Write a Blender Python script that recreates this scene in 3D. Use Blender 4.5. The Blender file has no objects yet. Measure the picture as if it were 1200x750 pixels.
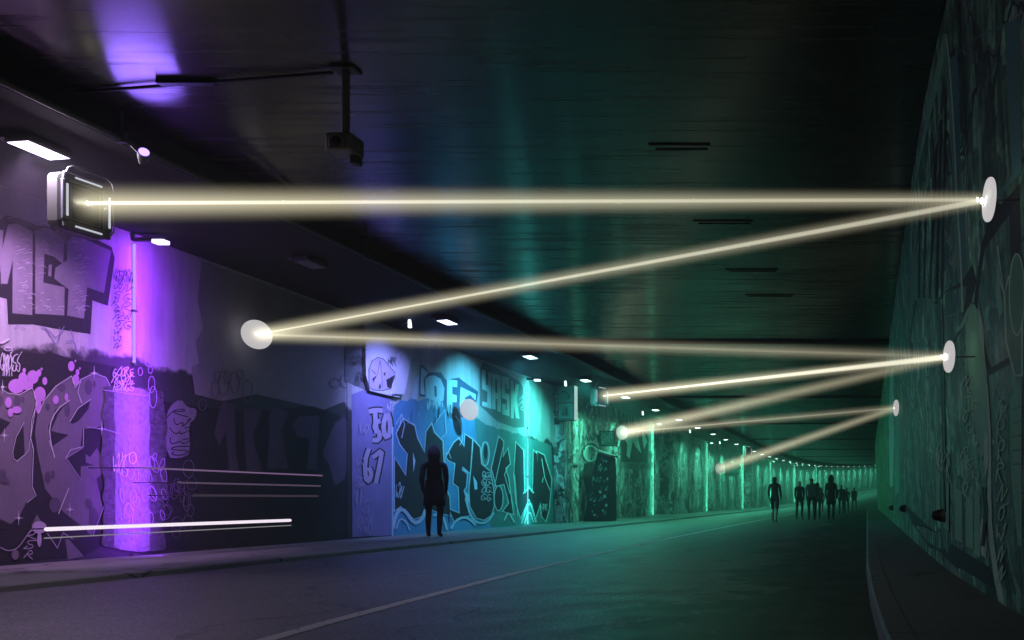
import bpy, math, random
from mathutils import Vector, Matrix
from mathutils.geometry import tessellate_polygon

random.seed(7)
sc = bpy.context.scene
col = sc.collection
R = math.radians

# ------------------------------------------------------------------ layout
F = 1000.0; VX, VY = 1016.0, 585.0       # focal length and vanishing point used to survey the photograph
CAMZ = 0.87
XL = -10.5                                # face of the long left wall
ZP = 0.06                                 # left pavement
ZR = 0.12                                 # right pavement
ZW = 4.67                                 # wall top / underside of soffit
ZC = 4.97                                 # ceiling
LEAN = 0.057

def shift(Y): return 0.0012 * (Y - 62) ** 2 if Y > 62 else 0.0
def rise(Y): return 0.0003 * (Y - 65) ** 2 if Y > 65 else 0.0
def pt(X, Y, Z): return Vector((X + shift(Y), Y, Z + rise(Y)))

def lerp_tab(tab, Y):
    if Y <= tab[0][0]: return tab[0][1]
    for (a, va), (b, vb) in zip(tab, tab[1:]):
        if Y <= b: return va + (vb - va) * (Y - a) / (b - a)
    return tab[-1][1]
RWALL = [(-12, 1.30), (3, 1.15), (4.5, 1.07), (6.1, .97), (8.5, .87), (11, .85), (200, .85)]
RKERB = [(-12, .45), (2, .28), (4.6, .10), (6.8, .04), (10, 0.0), (200, 0.0)]
def xr(Y, Z=0.12): return lerp_tab(RWALL, Y) - LEAN * (Z - .12)
def xk(Y): return lerp_tab(RKERB, Y)

def onleft(x, y, X=XL):
    Y = F * X / (x - VX)
    return Vector((X, Y, (VY - y) * Y / F + CAMZ))
def onright(x, y):
    Y = 8.0
    for _ in range(40):
        Z = (VY - y) * Y / F + CAMZ
        Y = F * xr(Y, Z) / (x - VX)
    return Vector((xr(Y, Z), Y, Z))

# ------------------------------------------------------------------ node helpers
class NT:
    def __init__(s, nt): s.nt = nt; nt.nodes.clear()
    def n(s, t, **kw):
        nd = s.nt.nodes.new(t)
        for k, v in kw.items(): setattr(nd, k, v)
        return nd
    def l(s, a, b): s.nt.links.new(a, b)
    def math(s, op, a, b=None, c=None):
        nd = s.n('ShaderNodeMath', operation=op)
        for i, v in enumerate((a, b, c)):
            if v is None: continue
            if isinstance(v, (int, float)): nd.inputs[i].default_value = v
            else: s.l(v, nd.inputs[i])
        return nd.outputs[0]
    def mix(s, f, a, b, blend='MIX'):
        nd = s.n('ShaderNodeMix', data_type='RGBA', blend_type=blend)
        for sk, v in ((nd.inputs[0], f), (nd.inputs[6], a), (nd.inputs[7], b)):
            if isinstance(v, (int, float)): sk.default_value = v
            elif isinstance(v, tuple): sk.default_value = (*v, 1) if len(v) == 3 else v
            else: s.l(v, sk)
        return nd.outputs[2]
    def coords(s, scale=(1, 1, 1), kind='Object'):
        tc = s.n('ShaderNodeTexCoord'); mp = s.n('ShaderNodeMapping')
        mp.inputs['Scale'].default_value = scale
        s.l(tc.outputs[kind], mp.inputs['Vector']); return mp.outputs[0]
    def noise(s, vec, scale=1, detail=4, rough=.55, dist=0.0):
        nd = s.n('ShaderNodeTexNoise'); nd.inputs['Scale'].default_value = scale
        nd.inputs['Detail'].default_value = detail; nd.inputs['Roughness'].default_value = rough
        nd.inputs['Distortion'].default_value = dist
        s.l(vec, nd.inputs['Vector']); return nd.outputs['Fac']
    def ramp(s, fac, stops, interp='LINEAR'):
        nd = s.n('ShaderNodeValToRGB'); cr = nd.color_ramp; cr.interpolation = interp
        while len(cr.elements) < len(stops): cr.elements.new(.5)
        for e, (p, c) in zip(cr.elements, stops):
            e.position = p; e.color = (*c, 1) if isinstance(c, tuple) else (c, c, c, 1)
        s.l(fac, nd.inputs[0]); return nd.outputs[0]
    def bsdf(s, color, rough=.8, metal=0.0, spec=.5, bump=None, bstr=.3, bdist=.02):
        b = s.n('ShaderNodeBsdfPrincipled'); o = s.n('ShaderNodeOutputMaterial')
        for key, v in (('Base Color', color), ('Roughness', rough), ('Metallic', metal), ('Specular IOR Level', spec)):
            if isinstance(v, tuple): b.inputs[key].default_value = (*v, 1)
            elif isinstance(v, (int, float)): b.inputs[key].default_value = v
            else: s.l(v, b.inputs[key])
        if bump is not None:
            bp = s.n('ShaderNodeBump'); bp.inputs['Strength'].default_value = bstr; bp.inputs['Distance'].default_value = bdist
            s.l(bump, bp.inputs['Height']); s.l(bp.outputs[0], b.inputs['Normal'])
        s.l(b.outputs[0], o.inputs[0]); return b

def mat(name):
    m = bpy.data.materials.new(name); m.use_nodes = True
    return m, NT(m.node_tree)

def paint(name, c, rough=.75, var=.35, scale=3.0, metal=0.0, spec=.4):
    """a painted or metal surface with wear: noise in two sizes moves the colour a little"""
    m, t = mat(name)
    n1 = t.noise(t.coords((1, 1, .6)), scale, 6)
    n2 = t.noise(t.coords((9, 9, 3)), scale * 2, 3)
    k = t.math('ADD', t.math('MULTIPLY', n1, var * 1.6), t.math('MULTIPLY', n2, var * .8))
    k = t.math('ADD', k, 1 - var * 1.2)
    cc = t.mix(1.0, c, k, 'MULTIPLY')
    t.bsdf(cc, rough, metal, spec, n2, .15, .01)
    return m

def glow(name, c, s):
    m, t = mat(name)
    e = t.n('ShaderNodeEmission'); o = t.n('ShaderNodeOutputMaterial')
    e.inputs[0].default_value = (*c, 1); e.inputs[1].default_value = s
    t.l(e.outputs[0], o.inputs[0]); return m

# ------------------------------------------------------------------ mesh helpers
class MB:
    def __init__(s): s.v = []; s.f = []; s.mi = []; s.cur = 0; s.smooth = []
    def add(s, vs, fs, smooth=False):
        b = len(s.v); s.v += [Vector(v) for v in vs]
        for f in fs: s.f.append([i + b for i in f]); s.mi.append(s.cur); s.smooth.append(smooth)
        return s
    def quad(s, a, b, c, d): return s.add([a, b, c, d], [(0, 1, 2, 3)])
    def box(s, c, size, m=None, bev=0.0):
        cx, cy, cz = c; x, y, z = (q / 2 for q in size)
        if bev <= 0:
            vs = [Vector((sx * x, sy * y, sz * z)) for sx in (-1, 1) for sy in (-1, 1) for sz in (-1, 1)]
            fs = [(0, 1, 3, 2), (4, 6, 7, 5), (0, 4, 5, 1), (2, 3, 7, 6), (0, 2, 6, 4), (1, 5, 7, 3)]
            if m is not None: vs = [m @ q for q in vs]
            return s.add([q + Vector(c) for q in vs], fs)
        # chamfered box: rounded outline in YZ, chamfered along X
        ring = []
        for sy, sz, a0 in ((1, 1, 0), (-1, 1, 90), (-1, -1, 180), (1, -1, 270)):
            for k in range(4):
                a = R(a0 + 30 * k)
                ring.append((sy * (y - bev) + bev * math.cos(a), sz * (z - bev) + bev * math.sin(a)))
        n = len(ring); e = min(bev * .5, x * .5); vs = []
        for xx, ins in ((-x, e), (-x + e, 0), (x - e, 0), (x, e)):
            for (yy, zz) in ring:
                vs.append(Vector((xx, yy * (1 - ins / y), zz * (1 - ins / z))))
        fs = []
        for q in range(3):
            for i in range(n):
                j = (i + 1) % n; fs.append((q * n + i, (q + 1) * n + i, (q + 1) * n + j, q * n + j))
        fs.append(tuple(reversed(range(n)))); fs.append(tuple(range(3 * n, 4 * n)))
        if m is not None: vs = [m @ q for q in vs]
        return s.add([q + Vector(c) for q in vs], [tuple(reversed(f)) for f in fs])
    def tube(s, pts, r, n=8, caps=True, smooth=True):
        pts = [Vector(p) for p in pts]; rs = r if isinstance(r, (list, tuple)) else [r] * len(pts)
        vs = []; up = None
        for i, p in enumerate(pts):
            t = (pts[min(i + 1, len(pts) - 1)] - pts[max(i - 1, 0)]).normalized()
            if up is None or abs(up.dot(t)) > .98:
                up = Vector((0, 0, 1)) if abs(t.z) < .9 else Vector((1, 0, 0))
            a = t.cross(up).normalized(); up = a.cross(t).normalized()
            for k in range(n):
                q = 2 * math.pi * k / n
                vs.append(p + a * (rs[i] * math.cos(q)) + up * (rs[i] * math.sin(q)))
        fs = []
        for i in range(len(pts) - 1):
            for k in range(n):
                j = (k + 1) % n; fs.append((i * n + k, (i + 1) * n + k, (i + 1) * n + j, i * n + j))
        s.add(vs, fs, smooth)
        if caps:
            s.add(vs[:n], [tuple(range(n))]); s.add(vs[-n:], [tuple(reversed(range(n)))])
        return s
    def lathe(s, prof, c, axis, n=20):
        """profile [(r, d)] turned about axis through c"""
        axis = Vector(axis).normalized()
        a = axis.orthogonal().normalized(); b = axis.cross(a); vs = []
        for (r, d) in prof:
            for k in range(n):
                q = 2 * math.pi * k / n
                vs.append(Vector(c) + axis * d + a * (r * math.cos(q)) + b * (r * math.sin(q)))
        fs = []
        for i in range(len(prof) - 1):
            for k in range(n):
                j = (k + 1) % n; fs.append((i * n + k, i * n + j, (i + 1) * n + j, (i + 1) * n + k))
        s.add(vs, fs, True)
        s.add(vs[:n], [tuple(reversed(range(n)))]); s.add(vs[-n:], [tuple(range(n))])
        return s
    def build(s, name, mats, parent=None, loc=None):
        me = bpy.data.meshes.new(name)
        off = Vector(loc) if loc is not None else Vector((0, 0, 0))
        me.from_pydata([tuple(v - off) for v in s.v], [], s.f)
        for m in (mats if isinstance(mats, (list, tuple)) else [mats]): me.materials.append(m)
        for p, mi, sm in zip(me.polygons, s.mi, s.smooth): p.material_index = mi; p.use_smooth = sm
        me.update()
        o = bpy.data.objects.new(name, me); col.objects.link(o)
        o.location = off
        if parent is not None: o.parent = parent
        return o

def tag(o, label=None, cat=None, group=None, kind=None):
    if label: o['label'] = label
    if cat: o['category'] = cat
    if group: o['group'] = group
    if kind: o['kind'] = kind
    return o
def empty(name, loc, label, cat, group=None, rz=0.0):
    o = bpy.data.objects.new(name, None); col.objects.link(o)
    o.location = loc; o.rotation_euler.z = rz; o.empty_display_size = .1
    return tag(o, label, cat, group)
def copy_tree(o, parent=None):
    c = o.copy(); col.objects.link(c)
    if parent is not None: c.parent = parent
    for ch in [q for q in bpy.data.objects if q.parent == o]: copy_tree(ch, c)
    return c

# ------------------------------------------------------------------ materials of the place
def asphalt_mat():
    m, t = mat('asphalt')
    P = t.coords()
    fine = t.noise(P, 38, 4, .75); mid = t.noise(P, 2.2, 5, .6); big = t.noise(t.coords((.5, .12, 1)), 1.0, 5, .6)
    c = t.mix(mid, (.035, .035, .036), (.095, .094, .091)); c = t.mix(t.ramp(big, [(.42, .0), (.58, .55)]), c, (.03, .03, .031))
    c = t.mix(t.math('MULTIPLY', t.math('GREATER_THAN', fine, .54), .8), c, (.24, .235, .225))
    c = t.mix(t.math('MULTIPLY', t.math('GREATER_THAN', t.noise(P, 13, 5, .8), .55), .5), c, (.022, .022, .023))
    ck = t.n('ShaderNodeTexVoronoi', feature='DISTANCE_TO_EDGE'); ck.inputs['Scale'].default_value = .33
    wv = t.n('ShaderNodeVectorMath', operation='ADD'); wn = t.n('ShaderNodeTexNoise'); wn.inputs['Scale'].default_value = 1.1; wn.inputs['Detail'].default_value = 7
    t.l(P, wn.inputs['Vector']); t.l(wn.outputs['Color'], wv.inputs[0]); t.l(P, wv.inputs[1]); t.l(wv.outputs[0], ck.inputs['Vector'])
    c = t.mix(t.math('LESS_THAN', ck.outputs[0], .005), c, (.008, .008, .008))
    # darker asphalt along the right kerb, with a ragged left edge
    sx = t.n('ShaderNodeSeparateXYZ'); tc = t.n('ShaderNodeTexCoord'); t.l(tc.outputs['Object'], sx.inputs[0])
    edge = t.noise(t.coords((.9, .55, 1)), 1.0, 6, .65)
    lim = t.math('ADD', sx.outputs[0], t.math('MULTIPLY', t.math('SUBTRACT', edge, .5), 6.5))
    kerb_dark = t.n('ShaderNodeMapRange'); kerb_dark.inputs[1].default_value = -1.5; kerb_dark.inputs[2].default_value = -1.38
    t.l(lim, kerb_dark.inputs[0])
    c = t.mix(kerb_dark.outputs[0], c, (.010, .010, .011))
    rough = t.math('ADD', t.math('MULTIPLY', mid, .30), .40)
    hgt = t.math('ADD', fine, t.math('MULTIPLY', mid, .6))
    t.bsdf(c, rough, 0, .5, hgt, .5, .006)
    return m
def concrete_mat(name, a, b, rough=.8, sc_=1.5):
    m, t = mat(name)
    n1 = t.noise(t.coords(), sc_, 8, .65); n2 = t.noise(t.coords(), sc_ * 30, 3)
    c = t.mix(n1, a, b); c = t.mix(t.math('MULTIPLY', n2, .35), c, a)
    crack = t.n('ShaderNodeTexVoronoi', feature='DISTANCE_TO_EDGE'); crack.inputs['Scale'].default_value = .35
    w = t.n('ShaderNodeVectorMath', operation='ADD'); nn = t.n('ShaderNodeTexNoise'); nn.inputs['Scale'].default_value = 1.2
    t.l(t.coords(), nn.inputs['Vector']); t.l(t.coords(), w.inputs[0]); t.l(nn.outputs['Color'], w.inputs[1]); t.l(w.outputs[0], crack.inputs['Vector'])
    c = t.mix(t.math('MULTIPLY', t.math('LESS_THAN', crack.outputs[0], .006), .8), c, (.012, .012, .012))
    t.bsdf(c, rough, 0, .4, t.math('ADD', n1, n2), .35, .01)
    return m
def ceiling_mat():
    m, t = mat('ceiling_paint')
    board = t.noise(t.coords((.5, 9.0, 1)), 1.0, 5, .6)
    big = t.noise(t.coords((.5, .8, 1)), 1.0, 6, .6); pit = t.noise(t.coords((5, 9, 1)), 3, 3)
    c = t.mix(big, (.018, .018, .019), (.040, .039, .039))
    vo = t.n('ShaderNodeTexVoronoi', feature='DISTANCE_TO_EDGE'); vo.inputs['Scale'].default_value = .22
    w = t.n('ShaderNodeVectorMath', operation='ADD'); nn = t.n('ShaderNodeTexNoise'); nn.inputs['Scale'].default_value = .9; nn.inputs['Detail'].default_value = 6
    t.l(t.coords((.5, 1.3, 1)), w.inputs[0]); t.l(t.coords(), nn.inputs['Vector']); t.l(nn.outputs['Color'], w.inputs[1]); t.l(w.outputs[0], vo.inputs['Vector'])
    crack = t.math('LESS_THAN', vo.outputs[0], .0035)
    c = t.mix(crack, c, (.004, .004, .004))
    rough = t.math('ADD', t.math('MULTIPLY', big, .08), .05)
    hgt = t.math('ADD', t.math('MULTIPLY', pit, .25), t.math('MULTIPLY', board, .25))
    hgt = t.math('SUBTRACT', hgt, t.math('MULTIPLY', crack, 1.0))
    rough = t.math('ADD', t.ramp(board, [(.35, .19), (.56, .25), (.64, .33)]), t.math('MULTIPLY', t.math('SUBTRACT', big, .5), .25))
    b = t.bsdf(c, rough, 0, .6, hgt, .05, .006); b.inputs['IOR'].default_value = 1.72
    cb = t.n('ShaderNodeCombineXYZ'); cb.inputs[1].default_value = 1.0
    b.inputs['Anisotropic'].default_value = .9; t.l(cb.outputs[0], b.inputs['Tangent'])
    return m
def wall_mat(name, seed, right=False):
    """plaster under years of paint: big flat patches, drips running down, sprayed outlines"""
    m, t = mat(name)
    tc = t.n('ShaderNodeTexCoord'); sx = t.n('ShaderNodeSeparateXYZ'); t.l(tc.outputs['Object'], sx.inputs[0])
    cb = t.n('ShaderNodeCombineXYZ'); t.l(t.math('ADD', sx.outputs[0], seed), cb.inputs[0])
    t.l(sx.outputs[1], cb.inputs[1]); t.l(sx.outputs[2], cb.inputs[2])
    def sc3(y, z):
        mp = t.n('ShaderNodeMapping'); mp.inputs['Scale'].default_value = (1, y, z); t.l(cb.outputs[0], mp.inputs[0]); return mp.outputs[0]
    # warped domain
    wn = t.n('ShaderNodeTexNoise'); wn.inputs['Scale'].default_value = 1.3; wn.inputs['Detail'].default_value = 3
    t.l(sc3(1, 1), wn.inputs['Vector'])
    wa = t.n('ShaderNodeVectorMath', operation='MULTIPLY_ADD'); wa.inputs[1].default_value = (0, 1.2, 1.2)
    t.l(wn.outputs['Color'], wa.inputs[0]); t.l(sc3(.8, .7), wa.inputs[2])
    patch = t.noise(wa.outputs[0], 1.1, 2, .5)
    drip = t.noise(sc3(3.6, .35), 1.4, 6, .7)
    grain = t.noise(sc3(14, 14), 2.0, 3)
    if right:
        stops = [(0, .09), (.40, .20), (.46, .10), (.54, .36), (.60, .14), (.66, .28)]
    else:
        stops = [(0, .05), (.38, .24), (.45, .46), (.50, .10), (.56, .38), (.61, .22), (.68, .5)]
    c = t.ramp(patch, stops, 'CONSTANT')
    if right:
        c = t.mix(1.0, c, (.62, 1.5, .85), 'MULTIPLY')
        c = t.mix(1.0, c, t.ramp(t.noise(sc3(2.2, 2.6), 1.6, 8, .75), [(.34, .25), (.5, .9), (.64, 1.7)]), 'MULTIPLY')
    dr = t.ramp(drip, [(.32, .04), (.45, .55), (.58, 1.3)])
    c = t.mix(1.0, c, dr, 'MULTIPLY')
    vo = t.n('ShaderNodeTexVoronoi', feature='DISTANCE_TO_EDGE'); vo.inputs['Scale'].default_value = 1.5
    t.l(wa.outputs[0], vo.inputs['Vector'])
    line = t.math('LESS_THAN', vo.outputs[0], .022)
    msk = t.math('GREATER_THAN', t.noise(sc3(.5, .6), 1.0, 2), .50)
    c = t.mix(t.math('MULTIPLY', line, msk), c, (.015, .015, .015))
    vo2 = t.n('ShaderNodeTexVoronoi', feature='DISTANCE_TO_EDGE'); vo2.inputs['Scale'].default_value = 3.7
    t.l(wa.outputs[0], vo2.inputs['Vector'])
    line2 = t.math('LESS_THAN', vo2.outputs[0], .03)
    msk2 = t.math('GREATER_THAN', t.noise(sc3(.9, .9), 1.3, 2), .56)
    c = t.mix(t.math('MULTIPLY', line2, msk2), c, (.36, .36, .35) if not right else (.22, .22, .22))
    if not right:
        # unpainted plaster above head height, its edge uneven
        e = t.math('ADD', sx.outputs[2], t.math('MULTIPLY', t.noise(sc3(.9, .9), 1.0, 5), 1.1))
        up = t.n('ShaderNodeMapRange'); up.inputs[1].default_value = 3.25; up.inputs[2].default_value = 3.33; t.l(e, up.inputs[0])
        near = t.math('LESS_THAN', sx.outputs[1], 28.6)
        plaster = t.mix(t.noise(sc3(2, 1.2), 1.0, 6), (.34, .335, .33), (.55, .545, .53))
        plaster = t.mix(1.0, plaster, t.ramp(drip, [(.3, .72), (.6, 1.05)]), 'MULTIPLY')
        c = t.mix(t.math('MULTIPLY', up.outputs[0], near), c, plaster)
        low = t.math('MULTIPLY', near, t.math('SUBTRACT', 1.0, up.outputs[0]))
        dark = t.mix(t.noise(sc3(1, 1), 2.0, 5), (.022, .021, .023), (.05, .047, .05))
        c = t.mix(low, c, dark)
    t.bsdf(c, .62, 0, .4, t.math('ADD', grain, t.math('MULTIPLY', drip, .6)), .45, .012)
    return m

M = {}
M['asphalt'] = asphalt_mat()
M['pave'] = concrete_mat('pavement_concrete', (.10, .10, .10), (.19, .185, .18), .62)
M['kerb'] = concrete_mat('kerb_concrete', (.12, .12, .118), (.22, .215, .21), .75)
M['ceiling'] = ceiling_mat()
M['soffit'] = paint('soffit_paint', (.014, .014, .015), .9, .3)
M['wall'] = wall_mat('left_wall_paint', 3.0)
M['rwall'] = wall_mat('right_wall_paint', 11.0, True)
M['ground'] = concrete_mat('ground_soil', (.05, .05, .045), (.09, .085, .08))
M['black'] = paint('black_paint', (.016, .016, .018), .55, .4)
M['darkmetal'] = paint('dark_metal', (.075, .075, .078), .5, .4, 6, .3)
M['greymetal'] = paint('grey_metal', (.22, .22, .225), .45, .3, 6, .4)
M['white'] = paint('white_paint', (.62, .61, .60), .6, .18)

def struct(name, mb, m):
    return tag(mb.build(name, m), kind='structure')

YS = [-14, -8, -3, 0, 2, 3, 4, 5, 6, 7, 8, 9, 10, 12, 14, 17, 20, 25, 30, 36, 42, 50, 58, 62] + list(range(66, 244, 4))
def sheet(fa, fb, ys=YS):
    """ruled strip between two rails fa(Y), fb(Y)"""
    mb = MB(); vs = []
    for Y in ys: vs += [fa(Y), fb(Y)]
    mb.add(vs, [(2 * i, 2 * i + 1, 2 * i + 3, 2 * i + 2) for i in range(len(ys) - 1)])
    return mb
def sheets(rails, ys=YS):
    mb = MB()
    for a, b in zip(rails, rails[1:]):
        q = sheet(a, b, ys); mb.add(q.v, q.f)
    return mb

# ------------------------------------------------------------------ setting
g = MB(); g.quad((-60, -60, -.35), (110, -60, -.35), (110, 300, -.35), (-60, 300, -.35)); struct('ground', g, M['ground'])
XKL = -8.1
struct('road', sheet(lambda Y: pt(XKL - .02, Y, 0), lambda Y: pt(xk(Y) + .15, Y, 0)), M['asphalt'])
struct('pavement', sheet(lambda Y: pt(-13, Y, ZP), lambda Y: pt(XKL - .16, Y, ZP)), M['pave'])
struct('kerb', sheets([lambda Y: pt(XKL - .155, Y, ZP - .02), lambda Y: pt(XKL - .15, Y, ZP + .004), lambda Y: pt(XKL - .02, Y, ZP + .002),
                       lambda Y: pt(XKL + .005, Y, ZP - .012), lambda Y: pt(XKL + .035, Y, -.004)]), M['kerb'])
struct('pavement_joint', sheets([lambda Y: pt(XKL - .172, Y, ZP + .001), lambda Y: pt(XKL - .152, Y, ZP + .0015)]), M['black'])
struct('kerb', sheets([lambda Y: pt(xk(Y) - .012, Y, -.02), lambda Y: pt(xk(Y), Y, ZR - .015), lambda Y: pt(xk(Y) + .018, Y, ZR + .004),
                       lambda Y: pt(xk(Y) + .16, Y, ZR + .004), lambda Y: pt(xk(Y) + .165, Y, ZR - .02)]), M['kerb'])
struct('pavement', sheet(lambda Y: pt(xk(Y) + .165, Y, ZR), lambda Y: pt(3, Y, ZR)), M['pave'])
struct('ceiling', sheet(lambda Y: pt(3.0, Y, ZC), lambda Y: pt(-8.2, Y, ZC)), M['ceiling'])
XS = -7.97
struct('soffit', sheets([lambda Y: pt(XS, Y, ZC + .1), lambda Y: pt(XS, Y, ZW + .004), lambda Y: pt(-13, Y, ZW + .004)]), M['soffit'])
for Yb in (22.0, 34.0, 46.0, 58.0, 70.0, 84.0, 98.0):
    b = MB(); s_, r_ = shift(Yb), rise(Yb)
    for dy, h in ((0, .05), (.34, .03)):
        b.box((-3.45 + s_, Yb + dy, ZC - h / 2 + r_ + .01), (9.0, .09, h + .02))
    struct('ceiling_beam', b, M['soffit'])

# worn edge line of the carriageway
mm, t = mat('lane_paint')
w1 = t.noise(t.coords((6, 2.5, 1)), 3, 6, .7)
cc = t.mix(t.math('GREATER_THAN', w1, .40), (.07, .07, .07), (.60, .60, .58))
t.bsdf(cc, .6, 0, .4)
LINE = [(-10, -3.3), (4, -3.55), (6.2, -3.82), (10, -4.12), (15.8, -4.36), (23, -4.42), (200, -4.42)]
struct('lane_marking', sheet(lambda Y: pt(lerp_tab(LINE, Y) - .06, Y, .004), lambda Y: pt(lerp_tab(LINE, Y) + .06, Y, .004),
                             [Y for Y in YS if -10 <= Y < 150]), mm)

# ------------------------------------------------------------------ walls
PL = [(-14, XL), (17.2, XL), (17.22, XL + .015), (18.88, XL + .015), (18.9, XL), (28.7, XL), (28.72, XL + .3), (29.6, XL + .3), (29.62, XL),
      (42.25, XL), (42.27, XL - .7), (46.3, XL - .7), (46.32, XL), (62, XL), (66, XL), (70, XL), (71.9, XL), (71.95, XL - .7), (76, XL - .7), (76.05, XL)] + \
     [(Y, XL) for Y in range(80, 244, 4)]
lw = MB(); vs = []
for (Y, X) in PL: vs += [pt(X, Y, ZP - .1), pt(X, Y, ZW + .2)]
lw.add(vs, [(2 * i, 2 * i + 1, 2 * i + 3, 2 * i + 2) for i in range(len(PL) - 1)])
vs2 = []
for (Y, X) in PL: vs2 += [pt(-12.5, Y, ZP - .1), pt(-12.5, Y, ZW + .2)]
lw.add(vs2, [(2 * i + 2, 2 * i + 3, 2 * i + 1, 2 * i) for i in range(len(PL) - 1)])
n = len(PL)
lw.add(vs[:2] + vs2[:2], [(0, 2, 3, 1)]); lw.add(vs[-2:] + vs2[-2:], [(0, 1, 3, 2)])
LEFT = lw.build('graffiti_wall', M['wall'])
tag(LEFT, 'long wall with bright lettering and glowing columns, lamps along its top', 'wall', kind='thing')

rw = MB(); vs = []
for Y in YS: vs += [pt(xr(Y), Y, ZR - .1), pt(xr(Y, ZC + .2), Y, ZC + .2)]
rw.add(vs, [(2 * i + 2, 2 * i + 3, 2 * i + 1, 2 * i) for i in range(len(YS) - 1)])
vs2 = []
for Y in YS: vs2 += [pt(xr(Y) + 1.2, Y, ZR - .1), pt(xr(Y, ZC + .2) + 1.2, Y, ZC + .2)]
rw.add(vs2, [(2 * i, 2 * i + 1, 2 * i + 3, 2 * i + 2) for i in range(len(YS) - 1)])
rw.add(vs[:2] + vs2[:2], [(1, 3, 2, 0)]); rw.add(vs[-2:] + vs2[-2:], [(2, 3, 1, 0)])
RIGHT = rw.build('graffiti_wall', M['rwall'])
tag(RIGHT, 'tall dim green wall beside the narrow raised pavement, leaning slightly inward', 'wall', kind='thing')

# ------------------------------------------------------------------ graffiti: paint on the walls, traced shape by shape
class Piece:
    def __init__(s, name, wall, surf, mats, tr=(0, 0, 1), base=.004, right=False):
        s.mb = MB(); s.name = name; s.wall = wall; s.surf = surf; s.mats = mats; s.tr = tr
        s.off = base; s.dir = -1 if right else 1
        s.names = {m: i for i, m in enumerate(mats)}
    def w(s, p):
        ox, oy, k = s.tr
        q = s.surf(ox + p[0] / k, oy + p[1] / k)
        q.x += s.dir * s.off; return q
    def poly(s, m, pts):
        s.mb.cur = s.names[m]; s.off += .0003
        P = [Vector((p[0], p[1], 0)) for p in pts]
        tri = tessellate_polygon([P])
        vs = [s.w(p) for p in pts]
        fs = []
        for a, b, c in tri:
            nrm = (vs[b] - vs[a]).cross(vs[c] - vs[a])
            fs.append((a, b, c) if nrm.x * s.dir > 0 else (a, c, b))
        s.mb.add(vs, fs); return s
    def stroke(s, m, pts, wd, closed=False, smooth=0):
        pts = [Vector((p[0], p[1])) for p in pts]
        for _ in range(smooth):
            q = []; N = len(pts)
            rng = range(N) if closed else range(N - 1)
            if not closed: q.append(pts[0])
            for i in rng:
                a, b = pts[i], pts[(i + 1) % N]
                q += [a * .75 + b * .25, a * .25 + b * .75]
            if not closed: q.append(pts[-1])
            pts = q
        N = len(pts); L = []; Rr = []
        for i in range(N):
            a = pts[i - 1] if (closed or i) else pts[0]; b = pts[(i + 1) % N] if (closed or i < N - 1) else pts[-1]
            t0 = (pts[i] - a); t1 = (b - pts[i])
            t0 = t0.normalized() if t0.length > 1e-6 else t1.normalized(); t1 = t1.normalized() if t1.length > 1e-6 else t0
            tm = t0 + t1; tm = tm.normalized() if tm.length > .2 else t0
            nn = Vector((-tm.y, tm.x)); k = 1 / max(.45, nn.dot(Vector((-t0.y, t0.x))))
            ww = wd[i * len(wd) // N] if isinstance(wd, (list, tuple)) else wd
            L.append(pts[i] + nn * ww * .5 * k); Rr.append(pts[i] - nn * ww * .5 * k)
        s.mb.cur = s.names[m]
        for i in range(N if closed else N - 1):
            j = (i + 1) % N; s.off += .00002
            vs = [s.w(L[i]), s.w(L[j]), s.w(Rr[j]), s.w(Rr[i])]
            nrm = (vs[1] - vs[0]).cross(vs[2] - vs[0])
            s.mb.add(vs, [(0, 1, 2, 3) if nrm.x * s.dir > 0 else (3, 2, 1, 0)])
        return s
    def shape(s, fill, line, pts, wd, smooth=0):
        P = [Vector((p[0], p[1])) for p in pts]
        for _ in range(smooth):
            q = []
            for i in range(len(P)):
                a, b = P[i], P[(i + 1) % len(P)]; q += [a * .75 + b * .25, a * .25 + b * .75]
            P = q
        if fill: s.poly(fill, P)
        if line: s.stroke(line, P, wd, True)
        return s
    def ell(s, fill, line, c, rx, ry, wd=2, n=18, rot=0):
        P = []
        for k in range(n):
            a = 2 * math.pi * k / n; x, y = rx * math.cos(a), ry * math.sin(a)
            P.append((c[0] + x * math.cos(rot) - y * math.sin(rot), c[1] + x * math.sin(rot) + y * math.cos(rot)))
        if fill: s.poly(fill, P)
        if line: s.stroke(line, P, wd, True)
        return s
    def tagline(s, m, x, y, w, h, nch, wd, rnd, vert=False):
        """a run of sprayed hand-style letters"""
        for i in range(nch):
            cx = x + (0 if vert else w * i / nch); cy = y + (h * i / nch if vert else 0)
            lw_, lh = (w, h / nch * .85) if vert else (w / nch * .95, h)
            U = lambda a, b: (cx + (a + rnd.uniform(-.22, .22) + (1 - b) * .25) * lw_ * 1.15, cy + (b + rnd.uniform(-.16, .16)) * lh)
            k = rnd.randint(0, 5)
            if k == 0: p = [U(.0, 1.1), U(.1, .1), U(.6, -.1), U(.8, .4), U(.1, .5), U(1.0, 1.1)]
            elif k == 1: p = [U(1.0, .0), U(.2, .1), U(.1, .5), U(.8, .5), U(.7, 1), U(-.1, .9), U(.3, .7)]
            elif k == 2: p = [U(.5, 0), U(1.0, .3), U(.7, 1), U(.1, .7), U(.3, .1), U(1.1, -.1)]
            elif k == 3: p = [U(.0, 1), U(.5, -.1), U(.6, .5), U(.5, 1.1), U(1.1, .2)]
            elif k == 4: p = [U(.0, 0), U(.2, 1), U(.5, .3), U(.8, 1.1), U(1.1, -.1), U(.6, .2)]
            else: p = [U(.9, .2), U(.3, 0), U(.0, .6), U(.6, 1.1), U(1.0, .6), U(.3, .5), U(1.2, .9)]
            s.stroke(m, p, wd, False, 2)
        return s
    def done(s, label=None, kind=None):
        o = s.mb.build(s.name, [M[m] for m in s.mats], s.wall)
        if label: o['label'] = label
        return o

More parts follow.
